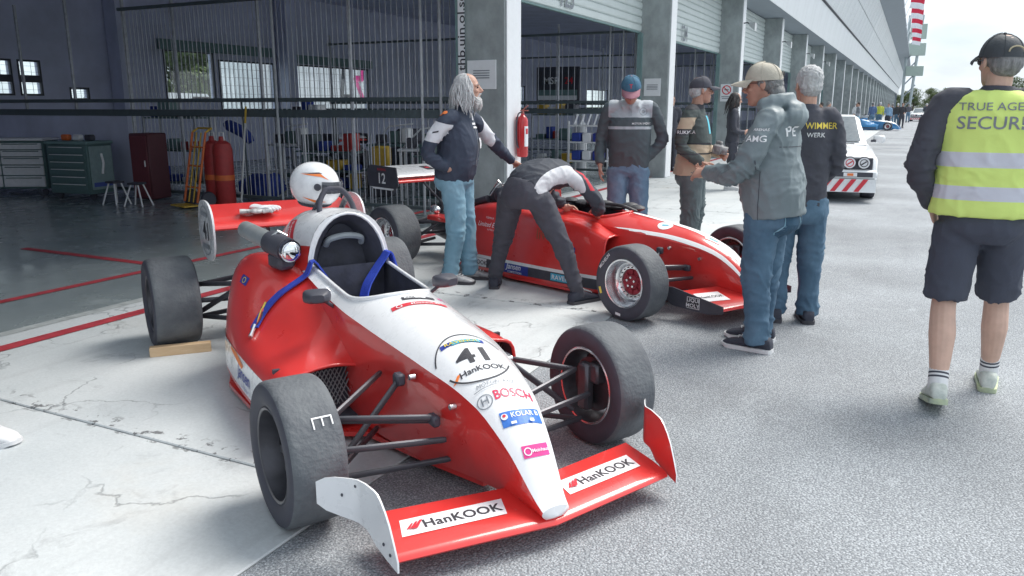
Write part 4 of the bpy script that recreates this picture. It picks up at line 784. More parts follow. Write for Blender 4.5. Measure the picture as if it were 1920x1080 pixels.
def hand(mb, wr, d, nrm, side, curl=.35, s=1., thumb_in=.3, fan=.0):
    wr = V3(wr); d = unit(d); nrm = unit(V3(nrm) - d * (V3(nrm) @ d)); t = np.cross(d, nrm) * (1 if side < 0 else -1)
    mb.loft([ringp(wr + d * a * s, d, t, hw * s, hd * s, 12) for a, hw, hd in ((-.03, .025, .02), (.01, .027, .02), (.045, .038, .017), (.085, .043, .015), (.098, .041, .011))])
    for i, (o, L) in enumerate(((.033, .072), (.011, .082), (-.011, .076), (-.032, .06))):
        p = wr + (d * .085 + t * o) * s; c = 0.; pts = [p]; dd = d + t * o * fan
        for seg, f in ((.46, .7), (.3, 1.25), (.24, 1.0)): c += curl * f; q = unit(dd * math.cos(c) + nrm * math.sin(c)); p = p + q * L * seg * s; pts.append(p)
        mb.tube(pts, [.0098 * s, .0092 * s, .0085 * s, .007 * s], 8)
    b = wr + (d * .03 + t * .028) * s; k1 = b + unit(d * .75 + t * .75 + nrm * .25) * .042 * s; k2 = k1 + unit(d * .9 + t * (.45 - thumb_in) + nrm * (.2 + thumb_in)) * .032 * s; k3 = k2 + unit(d + t * (.2 - thumb_in) + nrm * (.3 + thumb_in)) * .022 * s
    mb.tube([b - d * .02 * s, b, k1, k2, k3], [.016 * s, .016 * s, .0115 * s, .0105 * s, .008 * s], 8)
LAST = {}
class Xf:
    def __init__(s, t, yaw=0., pitch=0., roll=0.): s.R = rotm((0, 0, 1), yaw) @ rotm((0, 1, 0), pitch) @ rotm((1, 0, 0), roll); s.t = V3(t)
    def __call__(s, p): return s.R @ V3(p) + s.t
    def mat(s): m = Matrix(s.R.tolist()).to_4x4(); m.translation = Vector(s.t); return m
def head_mesh(mb, X, open_mouth=False, fat=1.):
    def E(c, r): mb.ell(X(c), r, 16, 10, X.R)
    E((-.014, 0, .036), (.099, .077, .088)); E((.02, 0, .0), (.072, .07, .09))
    mb.loft([[X((cx + rx * math.cos(t), ry * fat * math.sin(t), z)) for t in np.arange(16) * PI / 8] for z, cx, rx, ry in ((-.122, .05, .022, .022), (-.113, .047, .04, .036), (-.095, .038, .054, .05), (-.06, .03, .064, .059), (-.02, .026, .068, .066), (.03, .02, .072, .07), (.06, .015, .065, .066))])
    mb.tube([X((.086, 0, .022)), X((.098, 0, -.002)), X((.114, 0, -.026)), X((.098, 0, -.036))], [.008, .011, .0155, .012], 8)
    for s in (-1, 1):
        mb.ell(X((.10, s * .011, -.031)), (.010, .009, .008), 8, 6, X.R); mb.tube([X((.091, s * .012, .024)), X((.084, s * .036, .027)), X((.068, s * .058, .018))], [.008, .0095, .008], 7)
        E((.066, s * .040, -.024), (.022, .02, .018)); mb.ell(X((-.008, s * .078, -.006)), (.019, .009, .031), 10, 7, X.R @ rotm((0, 0, 1), s * -.35))
    if open_mouth: mb.tube([X((.076, -.022, -.064)), X((.094, 0, -.058)), X((.076, .022, -.064))], .008, 7); mb.tube([X((.07, -.02, -.088)), X((.086, 0, -.092)), X((.07, .02, -.088))], .009, 7)
    else: mb.tube([X((.078, -.024, -.068)), X((.096, 0, -.064)), X((.078, .024, -.068))], .0085, 7)
    E((.075, 0, -.102), (.02, .022, .016))
def face_bits(root, X, mouth=True, brow=m_brow):
    for s in (-1, 1):
        MB().ell(X((.083, s * .032, .004)), (.009, .013, .0065), 10, 7, X.R).build('eye', m_eye, root); MB().tube([X((.096, s * .014, .027)), X((.092, s * .034, .031)), X((.074, s * .056, .023))], [.004, .005, .003], 6).build('eyebrow', brow, root)
    if mouth: MB().tube([X((.082, -.02, -.066)), X((.099, 0, -.064)), X((.082, .02, -.066))], [.003, .0055, .003], 6).build('lips', m_lip, root)
def hair_short(root, X, mat, name='hair', amp=.005, vox=.007, capped=False):
    mb = MB(); mb.ell(X((-.022, 0, .045) if not capped else (-.028, 0, .012)), (.099, .084, .090) if not capped else (.086, .08, .055), 20, 13, X.R); mb.ell(X((-.052, 0, -.005)), (.066, .077, .075), 16, 10, X.R)
    for s in (-1, 1): mb.ell(X((-.0, s * .062, .02)), (.035, .024, .045), 10, 7, X.R)
    o = mb.build(name, mat, root)
    def post(o):
        v = verts_of(o); n = norms_of(o); d = np.array([noise.noise(Vector(p) * 70) + .6 * noise.noise(Vector((p[0], p[1], p[2] * .5)) * 160) for p in v]); setv(o, v + n * (d * amp)[:, None])
    JOBS.append(dict(o=o, vox=vox, smooth=2, post=post)); return o
def hair_long(root, X, mat, n=120, length=.26):
    rg = random.Random(3); mb = MB(); mb.ell(X((-.03, 0, .042)), (.093, .082, .085), 18, 11, X.R); mb.ell(X((-.05, 0, -.06)), (.055, .075, .10), 14, 9, X.R)
    for i in range(n):
        a = rg.uniform(.36, 1.64) * PI if i % 3 else rg.choice((-1, 1)) * rg.uniform(.28, .5) * PI + (0); z0 = rg.uniform(.0, .11)
        rr = math.sqrt(max(.05, 1 - (z0 / .125) ** 2)); p = V3((-.022 + .094 * rr * math.cos(a), .08 * rr * math.sin(a), z0)); pts = []; L = length * rg.uniform(.6, 1.05); k = 9; ph = rg.uniform(0, 6); cu = rg.uniform(.004, .014)
        for j in range(k):
            t = j / (k - 1); out = .03 * math.sin(min(1, t * 1.6) * PI / 2) + .022 * t
            q = p + V3((math.cos(a) * out * .9 - .012 * t, math.sin(a) * out * 1.15, .012 * math.sin(t * 3) - L * t)); q += V3((math.cos(ph + t * 11) * cu, math.sin(ph + t * 11) * cu, 0)) * t; pts.append(X(q))
        r0 = rg.uniform(.006, .011); mb.tube(pts, [r0 * (1 - .75 * (j / (k - 1)) ** 2) for j in range(k)], 5)
    return mb.build('hair', mat, root, 60)
def cap(root, X, mat, bmat=None, tilt=0., back=True, name='cap', accent=None, big=1.):
    c = empty(name, (0, 0, 0), parent=root); Y = Xf(X((-.006, 0, .032)), 0, 0); Y.R = X.R @ rotm((0, 1, 0), tilt); s = big
    rings = []
    for i in range(12):
        ph = (PI / 2) * i / 11.3; rings.append([Y((.112 * s * math.cos(ph) ** .8 * math.cos(t), .094 * s * math.cos(ph) ** .8 * math.sin(t), -.012 + .108 * s * math.sin(ph) ** 1.05 * (1 + .05 * math.cos(t)))) for t in np.arange(28) * PI / 14])
    MB().loft(rings).build('crown', mat, c, 60); MB().ell(Y((0, 0, .098 * s)), (.009, .009, .006), 8, 5).build('button', bmat or mat, c)
    top, bot = [], []
    for j in range(9):
        u = -1 + 2 * j / 8; a = u * 1.12; r0 = V3((.112 * s * math.cos(a) ** .9, .094 * s * math.sin(a), -.006)); L = .082 * math.cos(u * 1.35) ** .55 + .002
        top.append([Y(r0 + V3((L * f, 0, -.020 * f * f - .022 * u * u * f + .004))) for f in (0, .35, .7, 1.)] + [Y(r0 + V3((L * f, 0, -.020 * f * f - .022 * u * u * f - .002))) for f in (1., .7, .35, 0)])
    fixn(MB().loft(top).build('bill', bmat or mat, c, 50))
    for k in range(6):
        a = k * PI / 3 + .52; MB().tube([Y((.1125 * s * math.cos(p) ** .8 * math.cos(a), .0945 * s * math.cos(p) ** .8 * math.sin(a), -.01 + .108 * s * math.sin(p) ** 1.05 * (1 + .05 * math.cos(a)))) for p in np.linspace(0, 1.5, 9)], .0016, 4).build('seam', mat, c)
    if accent: MB().tube([Y((-.113 * s * math.cos(.22 * math.sin(q)) , .036 * math.cos(q), .012 + .026 * math.sin(q))) for q in np.linspace(0, PI, 10)], .004, 5).build('strap_arch', accent, c)
    return c
def glasses(root, X, mat=m_eye, up=0.):
    g = empty('glasses', parent=root)
    for s in (-1, 1):
        MB().ell(X((.10, s * .033, .004 + up)), (.006, .026, .019), 12, 8, X.R @ rotm((0, 0, 1), s * .25)).build('lens', mat, g); MB().tube([X((.096, s * .056, .01 + up)), X((.06, s * .076, .012 + up)), X((-.01, s * .083, .006 + up))], .003, 5).build('temple', mat, g)
    MB().tube([X((.104, -.01, .006 + up)), X((.106, .01, .006 + up))], .003, 5).build('bridge', mat, g)
def shoe(root, an, yaw, upper, sole, pitch=0., s=1., stripes=None, lift=0.):
    X = Xf((0, 0, 0), yaw, 0); o = empty('shoe', parent=root); A = V3((an[0], an[1], 0)); Rp = rotm((0, 0, 1), yaw) @ rotm((0, 1, 0), pitch); piv = V3((.12, 0, 0))
    T_ = lambda p: A + V3((0, 0, lift)) + (rotm((0, 0, 1), yaw) @ piv) + Rp @ (V3(p) * s - piv)
    tb = [(-.088, .024, .05), (-.08, .034, .085), (-.05, .039, .10), (-.01, .041, .105), (.035, .043, .092), (.08, .047, .072), (.13, .05, .058), (.17, .045, .048), (.198, .030, .036), (.207, .014, .028)]
    rings = [[T_((x, hw * math.copysign(abs(math.cos(t)) ** .7, math.cos(t)), .018 + (h - .018) * (.5 + .5 * math.copysign(abs(math.sin(t)) ** .7, math.sin(t))))) for t in np.arange(14) * PI / 7] for x, hw, h in tb]
    MB().loft(rings).build('upper', upper, o, 60)
    rings = [[T_((x * 1.02, (hw + .004) * cy, z + (.012 if x > .17 else 0) * (1 if z < .02 else .4))) for cy, z in ((-1, .001), (-.5, 0), (.5, 0), (1, .001), (1.02, .024), (0, .027), (-1.02, .024))] for x, hw, h in tb]; MB().loft(rings).build('sole', sole, o, 40)
    mb = MB()
    for k in range(4): mb.tube([T_((.04 + .022 * k, -.022, .094 - .008 * k)), T_((.045 + .022 * k, 0, .104 - .009 * k)), T_((.04 + .022 * k, .022, .094 - .008 * k))], .0035, 5)
    mb.build('laces', stripes or m_rubber, o); return o
def wrinkle(o, joints, amp=.006, jamp=.016, fz=(7, 7, 26), seed=0.):
    """soft drape everywhere, sharp creases where the cloth is pushed together"""
    v = verts_of(o); n = norms_of(o); jw = np.zeros(len(v))
    for p, r in joints: jw = np.maximum(jw, np.exp(-((v - V3(p)) ** 2).sum(1) / (2 * r * r)))
    off = Vector((seed * 3.1, seed * 1.7, seed)); d = np.empty(len(v)); Ra = Matrix.Rotation(.45 + seed, 3, 'X') @ Matrix.Rotation(.35, 3, 'Y')
    for i, p in enumerate(v):
        P = Vector(p); w = noise.noise(P * 4.3 + off); q = Vector((p[0] * fz[0] * .8, p[1] * fz[1] * .8, p[2] * fz[2] * .62)) + off
        a = 1 - abs(noise.noise(q + Vector((w, -w, w * 3.)))) * 2.2; a = a * a * a if a > 0 else 0.
        g = Ra @ P; c = 1 - abs(noise.noise(Vector((g[0] * 9, g[1] * 5, g[2] * 9)) + off * 2)) * 2.4; c = c * c * c if c > 0 else 0.
        d[i] = amp * (1.1 * noise.noise(P * 5.5 + off) + 1.0 * c - .25) + jw[i] * jamp * (1.15 * a - .35)
    setv(o, v + n * d[:, None])
def garment(root, name, mb, mat, joints=(), vox=.012, smooth=3, amp=.006, jamp=.016, fz=(7, 7, 26), mask=None, mask2=None, seed=0., fold=True):
    o = mb.build(name, mat, root)
    def post(o):
        v = verts_of(o)
        if mask: setattr_f(o, 'mask', mask(v))
        if mask2: setattr_f(o, 'mask2', mask2(v))
        if fold: wrinkle(o, joints, amp, jamp, fz, seed)
    JOBS.append(dict(o=o, vox=vox, smooth=smooth, post=post)); return o
def skeleton(H=1.75):
    k = H / 1.75; j = dict(spine=[(0, 0, .88), (0, 0, 1.02), (.0, 0, 1.18), (-.01, 0, 1.34), (-.015, 0, 1.46)], head=(.02, 0, 1.632))
    for s in (-1, 1): j.update({'sh%d' % s: (-.012, s * .185, 1.41), 'el%d' % s: (-.03, s * .235, 1.13), 'wr%d' % s: (.03, s * .245, .88), 'hip%d' % s: (0, s * .092, .88), 'kn%d' % s: (.015, s * .105, .49), 'an%d' % s: (-.02, s * .11, .08)})
    return {a: ([tuple(V3(p) * k) for p in b] if a == 'spine' else tuple(V3(b) * k)) for a, b in j.items()}
def person(label, loc, deg, J, top=None, legs=None, skin=m_skin, hyaw=0., hpitch=0., hroll=0., thw=(.17, .165, .17, .185, .10), thd=(.115, .115, .12, .12, .08), slv=(.078, .068, .058, .046), leg=(.098, .078, .062, .06), hands=None, curl=.4, feet=None, shoes=(m_shoe, m_rubber), vox=.012, bvox=.0046, mask=None, mask2=None, hem=None, collar=True, bare=None, seed=1., open_mouth=False, palm=None, jamp=.016, amp=.006, lamp=.016, fat=1., pelvis=(.155, .118), group=None, extra_top=None, extra_legs=None, lmask=None, leg_end=None, hs=1.):
    thw = [q * .94 for q in thw]; thd = [q * .92 for q in thd]; slv = [q * .9 for q in slv]
    root = empty('person', (*loc, 0), R(deg), label=label, cat='person', group=group); sp = J['spine']; X = Xf(J['head'], R(hyaw), R(hpitch), R(hroll))
    b = MB(); head_mesh(b, X, open_mouth, fat); nb = V3(sp[-1]); b.tube([nb - V3((0, 0, .06)), nb + (X((-.02, 0, -.06)) - nb) * .4, X((-.018, 0, -.05)), X((-.015, 0, -.01))], [.06, .057, .056, .055], 14)
    path_loft(b, sp, [.10, .10, .11, .12, .05], [.07, .07, .08, .08, .05])
    for s in (-1, 1):
        sh, el, wr = J['sh%d' % s], J['el%d' % s], J['wr%d' % s]; limb(b, [V3(sp[3]) * .5 + V3(sh) * .5, sh, el, wr], [.05, .045, .034, .025], 10)
        d = unit(V3(wr) - V3(el)); d = unit(V3((hands or {}).get(s, d))); pn = (palm or {}).get(s, (0, -s, 0)); hand(b, wr, d, pn, s, curl if not isinstance(curl, dict) else curl[s], hs)
        hp, kn, an = J['hip%d' % s], J['kn%d' % s], J['an%d' % s]
        if bare: limb(b, [hp, kn, V3(kn) * .62 + V3(an) * .38 + V3((-.028, 0, 0)), V3(kn) * .15 + V3(an) * .85, an], [.08, .058, .063, .041, .04], 14)
        else: limb(b, [V3(hp) + V3((0, 0, .02)), kn, an], [.06, .045, .035], 8)
    o = b.build('body', skin, root); JOBS.append(dict(o=o, vox=bvox, smooth=3, post=None)); face_bits(root, X, not open_mouth)
    if open_mouth: MB().ell(X((.082, 0, -.076)), (.010, .017, .009), 10, 6, X.R).build('mouth', m_lip, root)
    if top is not None:
        t = MB(); pts = list(sp); path_loft(t, pts, thw, thd); jn = []
        if collar: t.tube([V3(sp[-1]) - V3((0, 0, .03)), V3(sp[-1]) + (X((-.03, 0, -.1)) - V3(sp[-1])) * .35 + V3((0, 0, .022))], [.085, .072], 16)
        for s in (-1, 1):
            sh, el, wr = V3(J['sh%d' % s]), V3(J['el%d' % s]), V3(J['wr%d' % s]); ch = V3(sp[3])
            limb(t, [ch * .62 + sh * .38 + V3((0, 0, .015)), sh, el, wr - unit(wr - el) * .01], slv, 14); jn += [(el, .09), ((el + wr) / 2, .07), (sh * .8 + ch * .2 - V3((0, 0, .08)), .08)]
        jn += [(sp[1], .12)]
        if extra_top: extra_top(t, J, X)
        jk = garment(root, 'jacket', t, top, jn, vox, 3, amp, jamp, mask=mask, mask2=mask2, seed=seed)
    else: jk = None
    if legs is not None:
        t = MB(); p0 = V3(sp[0]); path_loft(t, [p0 + (V3(sp[1]) - p0) * .75, p0 + (V3(sp[1]) - p0) * .25, p0 + V3((0, 0, -.03)), p0 + V3((0, 0, -.09))], [pelvis[0] * .92, pelvis[0], pelvis[0] * 1.03, pelvis[0] * .75], [pelvis[1] * .92, pelvis[1], pelvis[1] * 1.05, pelvis[1] * .8]); jn = []
        for s in (-1, 1):
            hp, kn, an = V3(J['hip%d' % s]), V3(J['kn%d' % s]), V3(J['an%d' % s]); e = an + V3((0, 0, -.03))
            if leg_end: e = kn + (an - kn) * leg_end; limb(t, [hp + V3((0, 0, -.01)), hp * .5 + kn * .5, e], [leg[0], leg[1], leg[2]], 16)
            else: limb(t, [hp + V3((0, 0, -.01)), kn, kn * .5 + an * .5, e], leg, 16)
            jn += [(kn, .10), (an + V3((0, 0, .06)), .10), (hp - V3((0, 0, .05)), .09)]
        if extra_legs: extra_legs(t, J)
        LAST['legs'] = garment(root, 'trousers', t, legs, jn, vox, 3, .005, lamp, fz=(6, 6, 24), mask=lmask, seed=seed + 5)
    for s in (-1, 1):
        f = (feet or {}).get(s, (0., 0., 0.)); an = V3(J['an%d' % s]); shoe(root, an, R(f[0]), shoes[0], shoes[1], R(f[1]), 1.08, lift=f[2])
    return root, X, jk
def shift(J, ks, d):
    for k in ks: J[k] = tuple(V3(J[k]) + V3(d))
# --- 1. long-haired man in the navy jacket
J = skeleton(1.78); J['spine'] = [(-.03, 0, .90), (.0, 0, 1.03), (.03, 0, 1.19), (.035, 0, 1.35), (.05, 0, 1.47)]; J['head'] = (.115, .0, 1.645)
J['sh-1'] = (.02, -.2, 1.40); J['el-1'] = (-.13, -.29, 1.14); J['wr-1'] = (.02, -.19, .99); J['sh1'] = (.06, .19, 1.40); J['el1'] = (.16, .42, 1.20); J['wr1'] = (.245, .70, 1.005)
J['kn-1'] = (.03, -.10, .49); J['an-1'] = (-.04, -.09, .08); J['kn1'] = (.03, .11, .49); J['an1'] = (.06, .12, .08)
nav = M2('navy_jacket_cloth', (.052, .066, .10), (.72, .74, .78))
def mk(v):   # white upper-sleeve panels
    a = np.minimum(.085 - np.abs(v[:, 2] - 1.30 + .25 * (v[:, 0] + .05)), -v[:, 1] - .205); b = np.minimum(.07 - np.abs(v[:, 1] - .31), .5 - np.abs(v[:, 2] - 1.3)); return np.maximum(a, b)
p, X, jk = person('long grey-haired man in navy jacket gripping the roll hoop of car 12', (-3.44, 5.86), 6, J, nav, m_jeanl, m_skin, 18, -4, thw=(.205, .215, .215, .20, .10), thd=(.165, .185, .175, .135, .085), slv=(.085, .078, .066, .05), leg=(.105, .085, .072, .075), feet={-1: (8, 0, 0), 1: (20, 0, 0)}, shoes=(M('shoe_black_silver', (.06, .06, .07), .4, col2=(.55, .56, .57), scale=9), m_dkrub), mask=mk, open_mouth=True, hands={1: (.1, 1, -.25), -1: (.1, 1, -.2)}, palm={1: (0, -.2, -1)}, curl={-1: .3, 1: .75}, pelvis=(.185, .15))
hair_long(p, X, m_hairg, 150, .25)
mb = MB(); rg = random.Random(5)
for i in range(70):
    a = rg.uniform(-1.25, 1.25); z = rg.uniform(-.115, -.07); x0 = .035 + .052 * math.cos(a); y0 = .056 * math.sin(a); L = rg.uniform(.04, .085); mb.tube([X((x0, y0, z)), X((x0 + .018, y0 * 1.1, z - L * .45)), X((x0 + .008, y0 * .9, z - L))], [.007, .006, .002], 5)
for s in (-1, 1): mb.tube([X((.104, s * .004, -.046)), X((.094, s * .024, -.052)), X((.08, s * .036, -.07))], [.006, .007, .003], 6)
mb.build('beard', M('beard_white', (.58, .58, .57), .8, var=.2, scale=60), p)
LATE.append(lambda p=p, j=jk: decal('sleeve_emblem', [(at2(rect2d(.05, .012, skew=.5), rot=.2), m_black)], p, [j], (-.04, -.5, 1.30), (1, 0, 0), (0, 0, 1), reach=.8))
LATE.append(lambda p=p, j=jk: decal('chest_print', [(at2(rect2d(.05, .06), 0, .06), m_wprint), (rect2d(.08, .018), m_wprint), (at2(rect2d(.07, .016), 0, -.03), m_wprint)], p, [j], (.5, -.06, 1.36), (.25, 1, 0), (0, 0, 1), reach=1.))
LATE.append(lambda p=p, j=jk: decal('zip', [(rect2d(.012, .42, 1, 12), m_gprint)], p, [j], (.6, .03, 1.22), (0, 1, 0), (0, 0, 1), reach=1.))
LATE.append(lambda p=p, j=jk: decal('pass_card', [(rect2d(.05, .085), m_wprint)], p, [j], (.6, .07, 1.20), (0, 1, 0), (0, 0, 1), reach=1., off=.012))
LATE.append(lambda p=p, j=jk: decal('collar_emblem', [(disc2d(.02), m_orange), (disc2d(.02, c=(.035, .006)), m_orange)], p, [j], (-.02, -.3, 1.49), (1, 0, 0), (0, .6, .8), reach=.7))
# --- 2. man in striped polo and blue cap
J = skeleton(1.84); J['spine'] = [(-.02, 0, .93), (.0, 0, 1.07), (.01, 0, 1.25), (.005, 0, 1.41), (.03, 0, 1.52)]; J['head'] = (.125, -.0, 1.66); J['wr-1'] = (.10, -.27, .95); J['el-1'] = (-.03, -.27, 1.2); J['el1'] = (-.06, .31, 1.2); J['wr1'] = (.0, .15, .99)
pol = M2('polo_cloth', (.085, .108, .122), (.44, .48, .52), third=(.085, .10, .12))
bd = lambda v: (np.abs(v[:, 1]) < .19)
def mk(v): f = np.where(v[:, 0] > .0, v[:, 2] - 1.40, v[:, 2] - 1.45); f = np.maximum(f, .013 - np.abs(v[:, 2] - 1.305)); return np.minimum(f, .205 - np.abs(v[:, 1]))
def mk2(v): return np.minimum(.004 - np.abs(v[:, 2] - 1.37), .2 - np.abs(v[:, 1])) * np.where(v[:, 0] > 0, 1, -1)
def collar_x(t, J, X):
    n = V3(J['spine'][-1])
    for s in (-1, 1): t.tube([n + V3((-.05, s * .02, .03)), n + V3((.01, s * .085, .03)), n + V3((.085, s * .075, -.03))], [.018, .02, .012], 8)
p, X, jk = person('man in blue and pink cap and striped dark sweater looking down at car 12', (-2.42, 7.4), -72, J, pol, m_jeanm, m_skin2, 0, 27, thw=(.205, .21, .215, .205, .10), thd=(.15, .165, .16, .135, .08), slv=(.088, .075, .062, .05), leg=(.11, .088, .075, .08), mask=mk, mask2=mk2, extra_top=collar_x, shoes=(m_shoe, m_rubber), pelvis=(.185, .14), hands={-1: (.25, .05, -1), 1: (.0, -.4, -1)}, palm={-1: (0, 1, .2)}, curl={-1: .3, 1: .2}, seed=2.)
hair_short(p, X, m_hairg, capped=True); cap(p, X, M('cap_denim_blue', (.06, .16, .25), .8, var=.3, bump=.3), M('cap_pink', (.36, .17, .21), .8), R(4))
LATE.append(lambda p=p, X=X: decal('cap_letter', [(text2d('T', .05, .01), m_rprint)], p, [o for o in bpy.data.objects if o.parent and o.parent.parent == p and o.name.startswith('crown')], X((.2, 0, .07)), X.R @ V3((0, 1, 0)), X.R @ V3((0, 0, 1)), reach=.4))
LATE.append(lambda p=p, j=jk: decal('chest_emblem', [(ring2d(.032, .004), m_gprint), (disc2d(.016), m_gprint)], p, [j], (.5, .12, 1.455), (0, 1, 0), (0, 0, 1), reach=1.))
LATE.append(lambda p=p, j=jk: decal('chest_lettering', [(text2d('MOTOR SPORT', .025, .004), m_wprint)], p, [j], (.5, .105, 1.345), (0, 1, 0), (0, 0, 1), reach=1.))
LATE.append(lambda p=p, j=jk: decal('placket', [(rect2d(.03, .12, 1, 4), M('placket_grey', (.36, .40, .44), .8))], p, [j], (.5, .0, 1.47), (0, 1, 0), (0, 0, 1), reach=1.))
# --- 3. man in beige and black motorcycle jacket with camera
J = skeleton(1.79); J['spine'] = [(-.02, 0, .84), (.0, 0, 1.02), (.01, 0, 1.2), (-.005, 0, 1.37), (.0, 0, 1.48)]; J['head'] = (.04, .0, 1.655); J['el-1'] = (-.07, -.29, 1.15); J['wr-1'] = (.12, -.21, .97); J['el1'] = (.02, .28, 1.14); J['wr1'] = (.24, .1, 1.05)
camo = M2('touring_jacket_cloth', (.075, .092, .09), (.50, .40, .29), third=(.05, .052, .06), bump=.4)
def mk(v): a = 1.155 - v[:, 2] - .1 * np.abs(v[:, 0]); b = .055 - np.abs(v[:, 2] - 1.345) + np.where(np.abs(v[:, 1]) > .2, 0, -9); return np.maximum(a - np.where(np.abs(v[:, 1]) > .215, .3, 0), b)
def mk2(v): return np.maximum.reduce([.03 - np.abs(v[:, 2] - 1.265) + np.where(np.abs(v[:, 1]) > .2, 0, -9), .008 - np.abs(v[:, 2] - 1.06), .008 - np.abs(v[:, 2] - 1.155), v[:, 2] - 1.475])
p, X, jk = person('man in beige and black touring jacket and black cap holding a camera', (-1.89, 7.80), 3, J, camo, M('touring_trousers', (.06, .085, .09), .7, col2=(.15, .19, .20), scale=4, bump=.3), m_skin2, 28, 0, thw=(.225, .215, .21, .205, .10), thd=(.185, .175, .16, .14, .085), slv=(.09, .08, .07, .055), leg=(.115, .10, .085, .085), mask=mk, mask2=mk2, shoes=(m_cblack, m_dkrub), pelvis=(.18, .145), palm={-1: (0, 1, 0), 1: (0, -1, 0)}, curl=.8, seed=3., lamp=.026, feet={-1: (-5, 0, 0), 1: (10, 0, 0)})
hair_short(p, X, m_hairg, capped=True); cap(p, X, m_cblack, None, R(-3)); glasses(p, X, m_eye, .012)
pc = p; cm = tag(MB().box((0, 0, 0), (.09, .14, .095), bev=.015).lathe([(.038, .03), (.04, .09), (.034, .095), (.03, .05)], 18, axis='x').box((.0, 0, .06), (.06, .05, .04), bev=.01).build('camera', M('camera_black', (.05, .05, .055), .5, col2=(.4, .4, .4), scale=16), None, 30), 'black camera held at the waist by the man in the touring jacket', 'camera')
cm.location = (-1.93 + .27, 7.80, 1.10); cm.rotation_euler = (0, .2, R(3))
LATE.append(lambda p=p, j=jk: decal('shirt_front', [(rect2d(.06, .17, 2, 4), M('shirt_cyan', (.12, .50, .62), .8))], p, [j], (.6, -.02, 1.33), (0, 1, 0), (0, 0, 1), reach=1.1))
LATE.append(lambda p=p, j=jk: decal('arm_lettering', [(text2d('RUKKA', .045, .008), m_wprint)], p, [j], (-.03, -.6, 1.265), (1, 0, 0), (0, 0, 1), reach=1.))
# --- 4. man in grey hooded rain jacket
J = skeleton(1.75); J['spine'] = [(-.04, 0, .84), (-.02, 0, 1.0), (.02, 0, 1.18), (-.01, 0, 1.36), (.01, 0, 1.47)]; J['head'] = (.085, .0, 1.63)
J['el1'] = (.10, .29, 1.13); J['wr1'] = (.36, .12, 1.10); J['el-1'] = (.12, -.28, 1.13); J['wr-1'] = (.36, -.06, 1.08); J['an1'] = (-.02, .10, .08); J['an-1'] = (.04, -.15, .08)
def hood(t, J, X):
    n = V3(J['spine'][-1])
    for a in np.linspace(.5 * PI, 1.5 * PI, 9): t.ell(n + V3((.02 + .10 * math.cos(a), .11 * math.sin(a), .035 - .035 * math.cos(a))), (.05, .05, .05), 10, 7)
    t.ell(n + V3((-.13, 0, -.03)), (.07, .12, .085), 12, 8); t.ell(n + V3((-.125, 0, .03)), (.05, .10, .04), 12, 8)
m_rain = M('rain_jacket', (.18, .225, .245), .5, var=.1, scale=5, bump=.5, bscale=17)
p, X, jk = person('man in grey hooded rain jacket and beige cap, nearest the front wing of car 12', (-.745, 5.05), 172, J, m_rain, m_jeand, m_skin2, 10, 6, thw=(.225, .23, .225, .205, .10), thd=(.185, .205, .20, .15, .085), slv=(.095, .088, .075, .055), leg=(.11, .092, .078, .082), extra_top=hood, collar=False, feet={1: (-4, 0, 0), -1: (8, 0, 0)}, pelvis=(.185, .15), palm={1: (0, -.6, -.6), -1: (0, .6, .8)}, hands={1: (1, -.35, -.1), -1: (1, .3, .05)}, curl=.5, seed=4., jamp=.026, amp=.009, lamp=.02, vox=.011)
hair_short(p, X, m_hairs, amp=.009, capped=True); MB().ell(X((-.075, 0, -.055)), (.05, .07, .06), 14, 9, X.R).build('hair', m_hairs, p); cap(p, X, M('cap_khaki', (.48, .45, .38), .85, var=.12, bump=.3), None, R(-3), accent=M('cap_dark_grey', (.1, .1, .1), .9)); glasses(p, X, m_eye)  # strap arch at the back of the cap is dark grey
LATE.append(lambda p=p, j=jk: decal('sleeve_lettering', [(at2(text2d('AMG', .05, .01), .01, -.02), m_wprint), (at2(text2d('ARENAS', .022, .006), .03, .03), m_wprint), (ring2d(.016, .003, c=(-.075, -.02)), m_wprint)], p, [j], (.02, .6, 1.34), (-1, 0, 0), (0, 0, 1), reach=1.))
LATE.append(lambda p=p, j=jk: decal('back_lettering', [(text2d('PE', .085, .012), m_wprint)], p, [j], (-.6, .09, 1.36), (0, -1, 0), (0, 0, 1), reach=1.))
for s in (-1, 1): LATE.append(lambda p=p, j=LAST['legs'], s=s: decal('back_pocket', [(poly2d([(-.065, .07), (.065, .07), (.065, -.05), (0, -.08), (-.065, -.05)]), M('denim_pocket', (.035, .085, .14), .85, var=.2)), (rect2d(.13, .004, 4, 1, c=(0, .068)), m_jeanl), (rect2d(.004, .12, 1, 4, c=(-.064, .01)), m_jeanl), (rect2d(.004, .12, 1, 4, c=(.064, .01)), m_jeanl)], p, [j], (-.6, s * .085, .80), (0, -1, 0), (0, 0, 1), reach=1.1))
LATE.append(lambda p=p, j=jk: decal('side_seam', [(rect2d(.004, .36, 1, 10), m_cblack)], p, [j], (.0, .6, 1.02), (-1, 0, 0), (0, 0, 1), reach=1.1)); LATE.append(lambda p=p, j=jk: decal('yoke_seam', [(rect2d(.34, .004, 10, 1), m_cblack)], p, [j], (-.6, .0, 1.27), (0, -1, 0), (0, 0, 1), reach=1.1))
